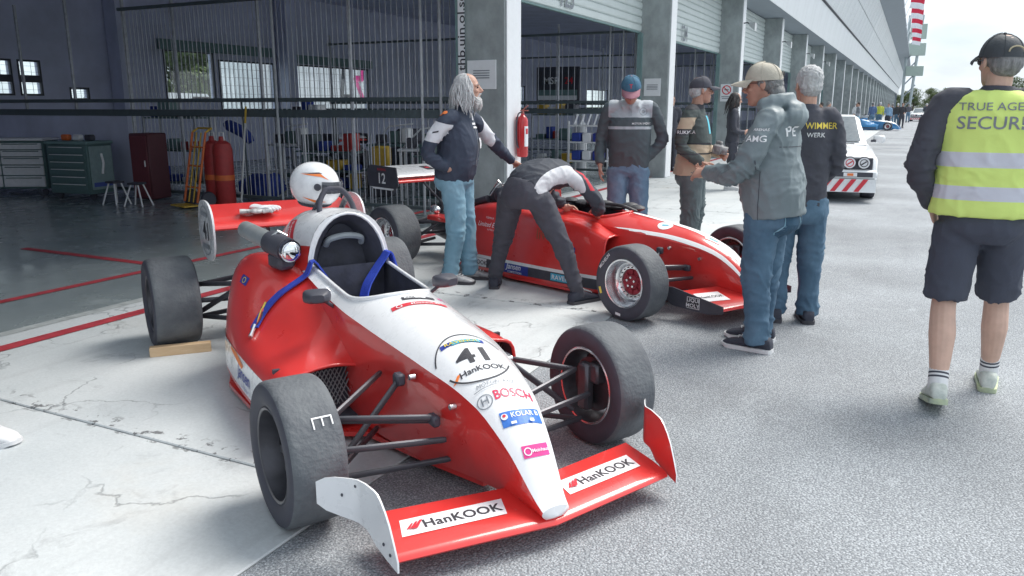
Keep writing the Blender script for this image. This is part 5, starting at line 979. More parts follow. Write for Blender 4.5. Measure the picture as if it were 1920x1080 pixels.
# --- 5. man in black softshell
J = skeleton(1.765); J['spine'] = [(-.02, 0, .80), (-.01, 0, 1.0), (.0, 0, 1.18), (-.01, 0, 1.36), (-.01, 0, 1.475)]; J['head'] = (.02, .0, 1.64); shift(J, ['sh-1'], (0, .015, 0)); J['el-1'] = (-.02, -.22, 1.13); J['wr-1'] = (.14, -.15, .99); J['el1'] = (.0, .25, 1.13); J['wr1'] = (.16, .17, .99)
p, X, jk = person('grey-haired man in black jacket seen from behind, beside the grey hooded jacket', (-.655, 5.82), 106, J, m_cblack, m_jeand, m_skin, 14, 0, thw=(.185, .18, .185, .185, .10), thd=(.145, .145, .145, .135, .085), slv=(.082, .072, .062, .05), leg=(.105, .088, .074, .078), shoes=(m_shoe, m_dkrub), seed=5., jamp=.014, pelvis=(.175, .135), palm={-1: (0, 1, 0), 1: (0, -1, 0)})
hair_short(p, X, m_hairg, amp=.006, vox=.006)
LATE.append(lambda p=p, j=jk: decal('back_lettering', [(at2(text2d('WIMMER', .06, .004, sx=.9), 0, .03), m_yel), (at2(text2d('WERK', .042, .006, sx=1.), -.035, -.03), m_wprint)], p, [j], (-.6, -.085, 1.345), (0, -1, 0), (0, 0, 1), reach=1.1))
# --- 6. security guard
J = skeleton(1.85); J['spine'] = [(-.01, .01, .93), (.0, .015, 1.10), (.02, .02, 1.27), (.0, .02, 1.45), (.0, .02, 1.56)]; J['head'] = (.03, .02, 1.712); J['el1'] = (-.08, .315, 1.22); J['wr1'] = (.06, .24, 1.0); J['sh1'] = (-.01, .225, 1.50); J['sh-1'] = (-.01, -.19, 1.50); J['el-1'] = (-.04, -.32, 1.22); J['wr-1'] = (.1, -.28, .98)
J['kn1'] = (-.04, .135, .53); J['an1'] = (-.26, .13, .115); J['kn-1'] = (.17, -.12, .53); J['an-1'] = (.24, -.14, .08); J['hip1'] = (-.01, .11, .93); J['hip-1'] = (.02, -.09, .93)
GX, GY, GD = .37, 4.58, 91
p, X, jk = person('security guard in yellow high-visibility vest, black cap and dark shorts walking away', (GX, GY), GD, J, m_cblack, M('shorts_dark', (.062, .07, .098), .85, var=.12, bump=.2, bscale=90), m_skinp, 26, 0, thw=(.205, .21, .215, .215, .11), thd=(.145, .155, .155, .14, .095), slv=(.095, .09, .075, .058), leg=(.115, .108, .104), bare=True, leg_end=-.02, feet={1: (4, 14, .012), -1: (-4, 0, 0)}, shoes=(M('trainer_green', (.36, .42, .38), .6, col2=(.72, .75, .70), scale=16, bump=.3), M('trainer_sole', (.20, .25, .25), .6, col2=(.62, .70, .42), scale=7)), seed=6., jamp=.02, amp=.008, pelvis=(.185, .145), curl=.5)
hair_short(p, X, m_hairs, amp=.003, capped=True); cap(p, X, M('cap_black', (.055, .065, .075), .7, var=.15, bump=.2), None, R(-2), accent=M('cap_gold', (.48, .42, .28), .6)); glasses(p, X, M('sunglasses_grey', (.16, .18, .2), .25))
for s in (-1, 1):
    an = V3(J['an%d' % s]); kn = V3(J['kn%d' % s]); d = unit(kn - an)
    for k, (mt, a, b) in enumerate(((m_rubber, .0, .055), (m_cblack, .055, .065), (m_rubber, .065, .075), (m_cblack, .075, .085), (m_rubber, .085, .10))): MB().tube([an + d * a, an + d * b], [.0465, .0465], 16).build('sock', mt, p)
vst = M2('hi_vis_cloth', (.70, .86, .24), (.62, .63, .70), bump=.3, bscale=30, var=.06)
t = MB(); path_loft(t, [(0, .015, .975), (.0, .015, 1.08), (.015, .02, 1.28), (.0, .02, 1.45), (-.005, .02, 1.535), (-.005, .02, 1.575)], [.245, .238, .238, .24, .19, .10], [.168, .17, .17, .155, .125, .09], e=2.6)
vest = garment(p, 'vest', t, vst, [((-.1, .1, 1.15), .1), ((-.1, -.1, 1.3), .1)], .011, 2, .006, .010, mask=lambda v: np.maximum(.036 - np.abs(v[:, 2] - 1.25), .034 - np.abs(v[:, 2] - 1.09)), seed=8., fz=(6, 6, 12))
LATE.append(lambda p=p, j=vest: decal('vest_lettering', [(at2(text2d('SECURITY', .084, .008, sx=1.05), 0, -.03), m_gprint), (at2(text2d('TRUE AGENCY', .052, .002, sx=1.12), 0, .045), m_gprint)], p, [j], (-.6, -.015, 1.455), (0, -1, 0), (0, 0, 1), reach=1.1))
# --- 7. mechanic bending into car 12
J = dict(spine=[(-.06, -.05, .83), (-.0, -.06, .92), (.12, -.08, .975), (.28, -.11, .98), (.37, -.12, .945)], head=(.45, .05, .92)); J.update({'sh-1': (.32, -.31, .925), 'el-1': (.40, -.45, .76), 'wr-1': (.52, -.37, .67), 'sh1': (.36, .06, .925), 'el1': (.5, .1, .8), 'wr1': (.6, .0, .68), 'hip-1': (-.05, -.17, .83), 'kn-1': (.05, -.33, .47), 'an-1': (.12, -.456, .08), 'hip1': (-.05, .07, .83), 'kn1': (.08, .25, .47), 'an1': (.17, .416, .08)})
suit = M2('race_suit_cloth', (.062, .07, .088), (.72, .73, .76), third=(.55, .04, .06))
def mk(v): return np.minimum.reduce([-.215 - v[:, 1] - .2 * v[:, 0], .29 - v[:, 0], v[:, 0] + .2])
def mk2(v): return np.minimum.reduce([.016 - np.abs(v[:, 0] - .325), -v[:, 1] - .22, v[:, 2] - .86])
p, X, jk = person('mechanic in black and white race suit bending into the cockpit of car 12', (-2.67, 5.56), 80, J, suit, m_cblack, m_skin, -10, 78, thw=(.185, .18, .185, .20, .11), thd=(.145, .14, .135, .13, .09), slv=(.086, .074, .06, .05), leg=(.108, .08, .062, .058), mask=mk, mask2=mk2, feet={-1: (-15, 0, 0), 1: (35, 0, 0)}, shoes=(m_shoe, m_dkrub), seed=7., pelvis=(.175, .15), palm={-1: (0, .7, -.7), 1: (0, -.7, -.7)}, lmask=None, jamp=.02)
hair_short(p, X, m_haird)
# --- 8, 9. people by the garages
J = skeleton(1.76); p, X, jk = person('dark-haired man in black jacket standing in a garage doorway', (-5.12, 18.7), -60, J, m_cblack, m_cblack, m_skin, 6, 0, vox=.016, bvox=.007, shoes=(m_shoe, m_dkrub)); hair_short(p, X, m_haird, vox=.01)
J = skeleton(1.74); J['wr-1'] = (.18, -.12, 1.05); J['el-1'] = (-.02, -.25, 1.1); J['an1'] = (.1, .09, .08); p, X, jk = person('woman with long dark hair in black clothes and white trainers by the garages', (-2.92, 14.9), 20, J, m_cblack, m_cblack, m_skin, 10, 8, vox=.016, bvox=.007, shoes=(m_shoew, m_rubber), leg=(.095, .07, .055, .05)); hair_long(p, X, m_haird, 70, .32)
# --- person whose shoe enters the frame at the left edge
J = skeleton(1.75); J['spine'] = [tuple(V3(q) + V3((-.1, .0, 0))) for q in J['spine']]; shift(J, ['head', 'sh1', 'sh-1', 'el1', 'el-1', 'wr1', 'wr-1', 'hip1', 'hip-1'], (-.1, 0, 0)); shift(J, ['kn1', 'an1', 'kn-1', 'an-1'], (-.08, 0, 0))
p, X, jk = person('person at the left edge, only a white trainer showing', (-3.60, 1.84), 5, J, m_cnavy, m_jeanm, m_skin, 0, 0, vox=.02, bvox=.009, shoes=(m_shoew, m_rubber), feet={1: (6, 0, 0), -1: (-4, 0, 0)}); hair_short(p, X, m_haird, vox=.012)
# --- far crowd along the lane
cols = [(.05, .05, .06), (.06, .07, .09), (.10, .16, .30), (.55, .60, .10), (.35, .38, .42), (.06, .06, .07), (.60, .62, .64), (.05, .055, .065), (.12, .12, .14), (.45, .08, .05), (.07, .08, .10), (.30, .45, .62), (.05, .05, .06), (.06, .06, .08)]
spots = [(-4.25, 44, 200, 'dark-clothed bystander nearest the garages behind the white saloon', 0), (-3.75, 42, 20, 'second dark-clothed bystander left of the blue racing car', 1), (-3.3, 56, 300, 'bystander in jeans and pale top beside the blue racing car', 6), (-3.0, 52.5, 200, 'bystander in light jacket leaning by the tail of the blue racing car', 4), (-2.55, 60.5, 110, 'bystander in blue and white overalls behind the blue racing car', 2), (-2.15, 62, 100, 'bystander in yellow vest behind the blue racing car', 3), (-1.55, 59.7, 250, 'pale blue shirted bystander by the cockpit of the blue racing car', 11), (-1.5, 68, 120, 'black-clad bystander left of the standing pair beyond the blue car', 5), (-1.1, 66, 100, 'black-clad bystander right of the standing pair beyond the blue car', 7), (-.75, 64, 280, 'tall black-clad bystander in front of the pair, right of the blue car', 12), (-.5, 88, 100, 'dark bystander left of the far white car', 8), (1.0, 84, 90, 'dark bystander right of the far white car', 10), (.95, 52, 90, 'crouching marshal in orange at the right of the lane', 9), (-2.9, 80, 90, 'bystander in dark clothes farthest down the garages', 13)]
for k, (x, y, a, lab, ci) in enumerate(spots):
    J = skeleton(1.70 + .02 * (k % 6)); rgk = random.Random(k); 
    if ci == 9:
        J['spine'] = [(-.1, 0, .42), (-.02, 0, .56), (.06, 0, .7), (.12, 0, .84), (.16, 0, .93)]; J['head'] = (.22, 0, 1.08)
        for s in (-1, 1): J.update({'sh%d' % s: (.13, s * .18, .89), 'el%d' % s: (.25, s * .22, .65), 'wr%d' % s: (.42, s * .12, .55), 'hip%d' % s: (-.1, s * .09, .40), 'kn%d' % s: (.28, s * .12, .50), 'an%d' % s: (.02, s * .11, .08)})
    else:
        J['wr%d' % (1 if k % 2 else -1)] = (.2, (.12 if k % 2 else -.12), 1.05); J['an1'] = tuple(V3(J['an1']) + V3((.1 * rgk.uniform(-1, 1), 0, 0)))
    cm_ = M('crowd_cloth_%d' % ci, cols[ci], .85, var=.15); lg = [m_cblack, m_jeanm, m_jeand][k % 3] if ci not in (6, 4) else m_jeanl
    p, X, jk = person(lab, (x, y), a, J, cm_, M('crowd_orange', (.75, .20, .05), .8) if ci == 9 else lg, m_skin, 0, 5, vox=.026, bvox=.016, group='people far down the pit lane', shoes=(m_shoe, m_dkrub)); hair_short(p, X, [m_haird, m_hairs, m_hairg][k % 3], vox=.016)
# ================================================================== garage contents
def thing(name, loc, rz, label, cat, group=None): return empty(name, loc, R(rz), label=label, cat=cat, group=group)
m_steel = M('cabinet_steel', (.80, .81, .82), .4, .1, var=.06); m_gcab = M('cabinet_green', (.10, .17, .17), .5, var=.1); m_cred = M('can_red', (.42, .04, .04), .5); m_yelo = M('trolley_yellow', (.62, .40, .05), .5); m_oran = M('trolley_orange', (.70, .16, .04), .5); m_bluc = M('blue_fabric', (.03, .06, .30), .8, bump=.4)
# fire extinguisher on the pillar
f = thing('fire_extinguisher', (-4.585, 9.53, .85), 0, 'red fire extinguisher with white label hanging on the white pillar', 'extinguisher')
MB().lathe([(.0, .0), (.06, .002), (.074, .02), (.074, .46), (.066, .50), (.035, .535), (.025, .545), (.022, .56)], 26).build('cylinder', m_rprint if False else M('extinguisher_red', (.55, .02, .025), .3, coat=.5), f)
MB().lathe([(.02, .55), (.024, .58), (.018, .60)], 12).box((.03, -.01, .60), (.12, .018, .014), bev=.004).tube([(-.01, 0, .59), (.05, -.01, .64), (.09, -.015, .665)], .008, 6).build('valve', M('valve_steel', (.4, .12, .1), .4), f)
MB().tube(smoothcurve([(.0, -.02, .585), (-.03, -.07, .55), (-.045, -.085, .4), (-.04, -.085, .2), (-.02, -.08, .12)], 14), .010, 8).build('hose', m_blackp, f)
MB().loft([[(.0755 * math.cos(a), .0755 * math.sin(a), z) for a in np.linspace(-.75, .35, 8)] for z in (.14, .40)], closed=False).build('label_sheet', m_wprint, f); MB().loft([[(.0765 * math.cos(a), .0765 * math.sin(a), z) for a in np.linspace(-.5, .1, 6)] for z in (.3, .37)], closed=False).build('label_print', m_rprint, f)
MB().box((-.065, 0, .5), (.06, .05, .04), bev=.005).build('wall_bracket', m_cred, f)
# tool cabinets along the partition
t = thing('tool_cabinet', (-14.1, 8.6, 0), 28, 'silver drawer cabinet on castors at the left edge of the garage', 'cabinet')
MB().box((0, 0, .52), (1.5, .5, .82), bev=.015).build('carcass', m_gcab, t); MB().box((0, -.02, .95), (1.54, .56, .04), bev=.01).build('worktop', m_steel, t)
for c in (-1, 1):
    for k in range(5):
        h = [.12, .12, .14, .18, .20][k]; z = .90 - sum([.12, .12, .14, .18, .20][:k + 1]) + h / 2; d = MB().box((c * .365, -.262, z), (.70, .03, h - .015), bev=.006).build('drawer', m_steel, t); MB().box((c * .365, -.285, z + h * .3), (.6, .02, .014), bev=.003).build('pull', m_gcab, d)
for x in (-.65, .65):
    for y in (-.18, .18): MB().lathe([(.0, -.018), (.05, -.018), (.055, 0), (.05, .018), (0, .018)], 14, (x, y, .055), 'y').build('castor', m_blackp, t)
t = thing('tool_trolley', (-12.35, 8.7, 0), 8, 'dark green tool trolley with drawers, beside the silver cabinet', 'cabinet')
MB().box((0, 0, .50), (.86, .52, .80), bev=.015).build('carcass', m_gcab, t); MB().box((0, 0, .925), (.9, .56, .05), bev=.012).build('top_tray', m_green, t)
for k in range(6): d = MB().box((0, -.268, .82 - .12 * k), (.78, .02, .105), bev=.004).build('drawer', m_gcab, t); MB().box((0, -.283, .855 - .12 * k), (.7, .014, .012), bev=.003).build('pull', m_steel, d)
MB().box((.438, 0, .52), (.015, .46, .7), bev=.004).build('side_panel', M('trolley_panel', (.26, .36, .37), .5), t); MB().box((.449, 0, .25), (.008, .4, .07)).build('sticker', M('sticker_blue', (.08, .12, .4), .5), t)
MB().tube([(.46, -.02, .42), (.47, .01, .6), (.46, -.01, .75)], .02, 6).build('air_hose', m_steel, t)
for x in (-.35, .35): MB().lathe([(.0, -.02), (.06, -.02), (.065, 0), (.06, .02), (0, .02)], 14, (x, -.15, .065), 'y').build('castor', m_blackp, t)
for k, (x, mt) in enumerate(((-.3, m_oran), (-.05, m_steel), (.2, m_blackp))): MB().box((x, .05, 1.0), (.16, .1, .1), bev=.02).build('tool_case', mt, t)
# sack truck with red canisters
t = thing('sack_truck', (-9.72, 8.72, 0), -15, 'yellow and orange sack truck with red canisters leaning by the fence', 'trolley')
for x in (-.2, -.07, .07, .2): MB().tube([(x, -.12, .08), (x, .10, 1.12)], .018 if abs(x) > .1 else .012, 8).build('upright', m_oran if abs(x) > .1 else m_yelo, t)
for z in (.3, .62, .9): MB().tube([(-.21, -.12 + .2 * z, z), (.21, -.12 + .2 * z, z)], .014, 8).build('cross_bar', m_oran, t)
MB().box((0, -.22, .04), (.44, .24, .02)).build('toe_plate', m_yelo, t); MB().tube([(-.2, .10, 1.12), (-.2, .2, 1.18), (.2, .2, 1.18), (.2, .10, 1.12)], .016, 8).build('handle', m_yelo, t)
for x in (-.27, .27): w_ = MB().lathe([(.06, -.03), (.11, -.035), (.125, 0), (.11, .035), (.06, .03)], 20, (x, .02, .125), 'x').build('wheel', m_blackp, t); MB().lathe([(.0, -.03), (.062, -.025), (.062, .025), (0, .03)], 16, (x, .02, .125), 'x').build('wheel_centre', m_rprint, w_)
for k, (x, y, z0, h) in enumerate(((.33, .12, .32, .72), (.1, .2, .35, .72))):
    t2 = thing('red_canister', (-9.72 + x, 8.93 + y * .3, 0), 10 * k, ['tall red canister behind the sack truck, nearer the broom', 'tall red canister directly behind the sack truck'][k], 'canister'); MB().lathe([(.0, 0), (.13, .0), (.145, .03), (.145, .86), (.12, .95), (.05, 1.0), (.04, 1.06), (0, 1.06)], 22).build('shell', m_cred, t2); MB().lathe([(.147, .4), (.148, .44), (.147, .48)], 22, cap=False).build('band', m_oran, t2); MB().tube([(-.05, 0, 1.0), (-.04, 0, 1.12), (.04, 0, 1.12), (.05, 0, 1.0)], .012, 6).build('handle', m_steel, t2)
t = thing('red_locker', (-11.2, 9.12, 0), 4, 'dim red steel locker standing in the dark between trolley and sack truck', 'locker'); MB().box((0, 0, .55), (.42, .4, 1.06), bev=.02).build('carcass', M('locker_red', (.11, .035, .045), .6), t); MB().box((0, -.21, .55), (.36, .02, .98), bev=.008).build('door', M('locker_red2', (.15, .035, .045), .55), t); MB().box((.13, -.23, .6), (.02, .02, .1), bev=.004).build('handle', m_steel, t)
for k, x in enumerate((-11.1, -10.6)):
    t = thing('trestle', (x, 8.35, 0), 15 * k, ['small folding trestle left of the sack truck', 'small folding trestle nearest the sack truck'][k], 'trestle')
    for s in (-1, 1):
        for u in (-1, 1): MB().tube([(s * .16, u * .13, 0), (s * .06, u * .06, .34)], .012, 6).build('leg', m_steel, t)
    MB().box((0, 0, .35), (.2, .2, .03), bev=.006).build('top', m_blackp, t)
t = thing('broom', (-9.12, 9.0, 0), 0, 'long-handled broom with yellow grip leaning on the fence', 'broom'); MB().tube([(.02, -.02, .06), (-.10, .30, 1.25)], .014, 8).build('handle', M('broom_pole', (.62, .63, .62), .5), t); MB().tube([(-.10, .30, 1.25), (-.125, .365, 1.50)], .016, 8).build('grip', m_yelo, t); MB().tube([(.02, -.02, .06), (-.08, -.03, .0)], .009, 6).tube([(.02, -.02, .1), (.12, -.03, .0)], .009, 6).build('foot_bracket', m_steel, t)
# behind the fence: bags, crates, tyres, a benched racing car
def lump(name, loc, r, mat, label, cat):
    o = MB(); rg = random.Random(int(abs(loc[0] * 100))); 
    for k in range(7): o.ell((rg.uniform(-.5, .5) * r[0], rg.uniform(-.5, .5) * r[1], r[2] * rg.uniform(.3, .6)), (r[0] * .5, r[1] * .5, r[2] * rg.uniform(.35, .55)), 12, 8)
    ob = tag(o.build(name, mat, None, loc=loc), label, cat); JOBS.append(dict(o=ob, vox=.03, smooth=2, post=lambda q: wrinkle(q, [], .03, 0, (5, 5, 7)))); return ob
lump('blue_bag', (-9.9, 10.25, .0), (.55, .4, .42), m_bluc, 'blue tarpaulin bag on the floor behind the fence', 'bag')
t = thing('coat_stand', (-10.6, 10.3, 0), 0, 'stand with a blue jacket hung behind the fence', 'stand'); MB().tube([(0, 0, 0), (0, 0, 1.25)], .02, 8).build('pole', m_steel, t); MB().tube([(-.2, 0, .02), (.2, 0, .02)], .02, 6).tube([(0, -.2, .02), (0, .2, .02)], .02, 6).build('base', m_steel, t); MB().tube(smoothcurve([(-.05, 0, 1.2), (.15, -.05, 1.16), (.36, 0, 1.05), (.45, .05, .9)], 10), [.06, .09, .1, .1, .1, .1, .09, .09, .08, .06], 10).build('jacket', m_bluc, t)
for k, (x, y, mt, lab) in enumerate(((-10.1, 11.3, m_steel, 'steel work stand behind the fence near the blue jacket'), (-8.4, 12.1, m_gcab, 'dark work stand behind the fence near the helmet'), (-7.0, 11.0, m_steel, 'work stand behind the fence nearest the pillar'))):
    t = thing('work_stand', (x, y, 0), 12 * k, lab, 'stand')
    MB().box((0, 0, .82), (.9, .5, .04), bev=.008).build('top', mt, t); MB().box((0, 0, .35), (.84, .46, .03)).build('shelf', mt, t)
    for sx in (-.4, .4):
        for sy in (-.2, .2): MB().box((sx, sy, .41), (.04, .04, .80)).build('leg', mt, t)
    for q in range(3): MB().box((-.25 + .25 * q, 0, .93 + .03 * q), (.16, .2, .16 + .06 * q), bev=.02).build('tool_box', [m_blackp, m_gcab, m_steel][q], t)
    MB().tube([(-.4, .1, .86), (-.1, .0, 1.15), (.35, .05, 1.2)], .015, 6).build('tool_arm', m_steel, t)
t = thing('yellow_canister', (-8.05, 11.2, .0), 20, 'yellow fuel canister on a crate behind the fence', 'canister'); MB().box((0, 0, .25), (.4, .4, .5), bev=.02).build('crate', m_blackp, t); MB().box((0, 0, .68), (.3, .2, .34), bev=.03).build('body', m_yelo, t); MB().tube([(-.08, 0, .85), (-.06, 0, .93), (.06, 0, .93), (.08, 0, .85)], .015, 6).build('handle', m_blackp, t)
slick = MB().lathe([(.17, -.1), (.24, -.13), (.28, -.10), (.285, 0), (.28, .10), (.24, .13), (.17, .1)], 30, cap=False).mesh('spare_tyre', m_side, 50)
for s_, (x, y) in enumerate(((-6.6, 12.6), (-9.2, 13.8), (-6.9, 19.6))):
    for k in range(4): inst('spare_tyre', slick, (x + .015 * (k % 2), y, .135 + .265 * k), (0, 0, k), label='spare slick tyre in the stack %s, %s of four' % (['behind the fence near the pillar', 'deep behind the fence', 'inside garage 125'][s_], ['lowest', 'second', 'third', 'topmost'][k]), cat='tyre', group='spare tyre stacks')
CFGD = dict(CFG12); dk = M('garage_car_dark', (.10, .11, .13), .4, coat=.4); rd = M('garage_car_red', (.34, .03, .035), .4, coat=.4)
CFGD.update(top=dk, side=dk, cover_mat=rd, rims='dark', strips=[(.165, .192, rd, -2.3, -.5)]); cD, _ = formula_car('formula_car', (-8.2, 14.3), -8, 'dark single-seater with red engine cover parked behind the garage fence', CFGD)
# shelving and clutter behind the fence
for k, (x, y, a, lab) in enumerate(((-12.2, 10.6, 6, 'steel shelving with mixed boxes, deepest behind the fence'), (-10.9, 12.6, -4, 'steel shelving with mixed boxes, in the middle behind the fence'), (-8.9, 10.9, 3, 'low steel shelving with mixed boxes right of the blue bag'), (-6.3, 10.6, 0, 'low steel shelving beside the pillar behind the fence'), (-8.0, 18.6, 0, 'steel shelving with mixed boxes inside garage 125'))):
    t = thing('shelving', (x, y, 0), a, lab, 'shelf'); hh = 1.35 if k in (0, 1, 4) else .8; rs = random.Random(40 + k)
    for z in np.linspace(.12, hh - .05, 3): MB().box((0, 0, z), (1.2, .42, .025)).build('shelf_board', m_gcab, t)
    for sx in (-.59, .59):
        for sy in (-.2, .2): MB().box((sx, sy, hh / 2), (.035, .035, hh)).build('shelf_post', m_bar, t)
    for z in np.linspace(.12, hh - .05, 3):
        xx = -.5
        while xx < .45:
            w1 = rs.uniform(.1, .28); h1 = rs.uniform(.08, .3); d = MB().box((xx + w1 / 2, rs.uniform(-.04, .04), z + .014 + h1 / 2), (w1, .26, h1), bev=.012).build('stored_box', rs.choice([m_blackp, m_gcab, m_steel, m_cred, m_bluc, m_yelo, m_green, m_rail]), t); xx += w1 + rs.uniform(.02, .12)
for k, pts in enumerate(([(-8.6, 9.3, .02), (-8.2, 9.0, .02), (-8.0, 8.6, .02), (-8.5, 8.3, .02), (-9.0, 8.5, .02), (-9.2, 8.9, .02)], [(-6.2, 9.2, .02), (-6.6, 8.8, .02), (-7.2, 9.0, .02), (-7.4, 8.5, .02)])): tag(MB().tube(smoothcurve(pts, 40), .012, 6).build('air_hose', [m_blackp, m_bluc][k], None), ['black air hose coiled on the garage floor by the fence', 'blue air hose lying near the pillar in the garage'][k], 'hose')
for k in range(7): x = -10.9 + .62 * k; tag(MB().tube([(x, 9.72, .0), (x + .1, 9.6, 1.1 + .25 * (k % 3))], .014, 6).build('leaning_pole', [m_bar, m_steel, m_rail][k % 3], None), 'thin metal pole leaning behind the fence, %s from the left' % ['first', 'second', 'third', 'fourth', 'fifth', 'sixth', 'seventh'][k], 'pole', 'poles leaning behind the fence')
# bay 125: cylinder, crates, counter
t = thing('gas_cylinder', (-6.9, 17.55, 0), 0, 'white gas cylinder standing in garage 125', 'cylinder'); MB().lathe([(.0, 0), (.11, 0), (.115, .03), (.115, 1.0), (.08, 1.12), (.04, 1.16), (.04, 1.25), (0, 1.25)], 20).build('shell', m_wprint, t); MB().lathe([(.05, 1.22), (.05, 1.3), (.0, 1.31)], 12).build('valve', m_steel, t)
t = thing('crate_rack', (-6.25, 16.3, 0), 0, 'rack of blue and white crates in garage 125 behind the bending mechanic', 'rack')
for z in (.35, .75, 1.1): MB().box((0, 0, z), (.8, .45, .03)).build('shelf', m_steel, t)
for sx in (-.38, .38):
    for sy in (-.2, .2): MB().box((sx, sy, .6), (.03, .03, 1.2)).build('upright', m_steel, t)
for k in range(6): MB().box((-.24 + .24 * (k % 3), 0, .47 + .38 * (k // 3)), (.2, .3, .2), bev=.02).build('crate', [m_bluc, m_wprint, m_navy][k % 3], t)
for k in range(5): MB().tube([(-.3 + .15 * k, -.1, 1.12), (-.26 + .15 * k, 0, 1.34)], .02, 6).build('bottle', [m_wprint, m_steel][k % 2], t)
t = thing('info_screen', (-10.4, 24.25, 2.2), 0, 'dark screen with white lettering hung in garage 125', 'screen'); MB().box((0, 0, 0), (1.5, .08, 1.1), bev=.02).build('casing', m_blackp, t); flat_print('screen_print', [(rect2d(1.4, .3, c=(0, -.32)), m_green), (rect2d(1.36, .14, c=(0, -.42)), m_wprint), (at2(text2d('MSR', .3, .01), -.2, .12), m_wprint), (at2(text2d('24', .3, .01), .4, .12), m_rprint)], (0, -.045, 0), (1, 0, 0), (0, 0, 1), t)
# ================================================================== behind the building, seen through the rear windows
tr = thing('truck_trailer', (-23.2, 32, 0), 90, 'white truck trailer with red and black letter logo behind the garages', 'truck'); m_tw = M('trailer_white', (.78, .80, .82), .4, var=.03)
MB().box((0, 0, 2.3), (18, 2.5, 3.0), bev=.04).build('box_body', m_tw, tr); MB().box((0, 0, .72), (17.6, 2.2, .14)).build('chassis', m_dark, tr)
for x in (-6.5, -5.2, -3.9, 6.0): 
    for s in (-1, 1): MB().lathe([(.28, -.15), (.48, -.16), (.5, 0), (.48, .16), (.28, .15)], 22, (x, s * 1.05, .5), 'y').build('wheel', m_side, tr)
flat_print('logo', [(poly2d([(-1.0, -.8), (-.75, .75), (-.55, .75), (-.72, -.6), (-.2, -.6), (-.2, -.8)]), m_black), (poly2d([(-.5, .75), (.75, .75), (.85, .65), (.8, .1), (.6, -.05), (.3, -.05), (.75, -.8), (.45, -.8), (-.02, 0.05), (.05, .2), (.5, .2), (.52, .5), (-.46, .5)]), m_pink)], (-1.9, -1.253, 2.68), (1, 0, 0), (0, 0, 1), tr) if False else None
fl = flat_print('logo', [(poly2d([(-1.0, -.8), (-.75, .75), (-.55, .75), (-.72, -.6), (-.2, -.6), (-.2, -.8)]), m_black), (poly2d([(-.5, .75), (.75, .75), (.85, .65), (.8, .1), (.6, -.05), (.3, -.05), (.75, -.8), (.45, -.8), (-.02, 0.05), (.05, .2), (.5, .2), (.52, .5), (-.46, .5)]), m_pink)], (-3.3, -1.253, 2.62), (1, 0, 0), (0, 0, 1), tr)
van = thing('white_van', (-24, 20.5, 0), 90, 'white van parked behind the garages, seen through the rear window', 'van')
MB().prism([(-2.4, .35), (2.3, .35), (2.35, .9), (1.7, 1.15), (1.0, 1.95), (-2.3, 2.0), (-2.4, 1.8)], 1.9, (0, 0, 0), (1, 0, 0), (0, 0, 1)).build('van_body', m_tw, van); MB().prism([(1.15, 1.2), (1.6, 1.2), (1.05, 1.85), (.3, 1.85), (.3, 1.2)], 1.92, (0, 0, 0), (1, 0, 0), (0, 0, 1)).build('side_window', m_eye, van)
for x in (-1.5, 1.5):
    for s in (-1, 1): MB().lathe([(.0, -.1), (.33, -.1), (.35, 0), (.33, .1), (.0, .1)], 18, (x, s * .88, .35), 'y').build('wheel', m_side, van)
m_bark = M('bark', (.10, .08, .06), .9, bump=.5, bscale=20); m_leaf = M('leaf_green', (.06, .10, .035), .7, col2=(.11, .15, .055), scale=1.2); m_leaf2 = M('leaf_light', (.09, .13, .05), .7, col2=(.14, .17, .07), scale=1.2)
def tree_mesh(seed, h, rx, n):
    rg = np.random.default_rng(seed); rd_ = random.Random(seed); tk = MB(); tk.tube([(0, 0, 0), (.1, 0, h * .3), (0, .1, h * .6), (.1, 0, h * .9)], [h * .03, h * .022, h * .014, h * .004], 8)
    cl = []
    for k in range(19):
        a = rd_.uniform(0, 6.28); z = h * rd_.uniform(.16, .88); r = rx * rd_.uniform(.35, .85) * (1.15 - z / h * .7); e = V3((r * math.cos(a), r * math.sin(a), z)); tk.tube([(0, 0, z - h * .15), e * .5 + V3((0, 0, z * .5 - h * .03)), e], [h * .01, h * .007, h * .002], 5); cl.append((e, rx * rd_.uniform(.34, .55)))
    cl.append((V3((0, 0, h * .92)), rx * .35)); vs = []; fs = []
    for i in range(n):
        c, r = cl[i % len(cl)]; d = rg.normal(size=3); d /= np.linalg.norm(d); p = c + d * r * rg.uniform(.35, 1.) ** .6 * V3((1, 1, .75)); u = rg.normal(size=3); u /= np.linalg.norm(u); w_ = np.cross(u, d); s = h * rg.uniform(.012, .026); b = len(vs); vs += [p - u * s, p + w_ * s * .6, p + u * s, p - w_ * s * .6]; fs.append((b, b + 1, b + 2, b + 3))
    lf = MB(); lf.add(vs, fs); return tk.mesh('trunk', m_bark, 60), lf
TR = []
for k in range(4): a, b = tree_mesh(20 + k, 9 + k, 4. + .4 * k, 7000); TR.append((a, b.mesh('crown', [m_leaf, m_leaf2][k % 2], 0)))
nm = ['one', 'two', 'three', 'four', 'five', 'six', 'seven', 'eight', 'nine', 'ten', 'eleven', 'twelve', 'thirteen', 'fourteen', 'fifteen', 'sixteen', 'seventeen', 'eighteen', 'nineteen', 'twenty', 'twenty-one', 'twenty-two', 'twenty-three', 'twenty-four', 'twenty-five', 'twenty-six']
def tree(x, y, k, s, lab, grp): t = thing('broadleaf_tree', (x, y, -.06), 47 * k, lab, 'tree', grp); inst('trunk', TR[k % 4][0], parent=t, scale=(s, s, s)); inst('crown', TR[k % 4][1], parent=t, scale=(s, s, s))
rg = random.Random(11)
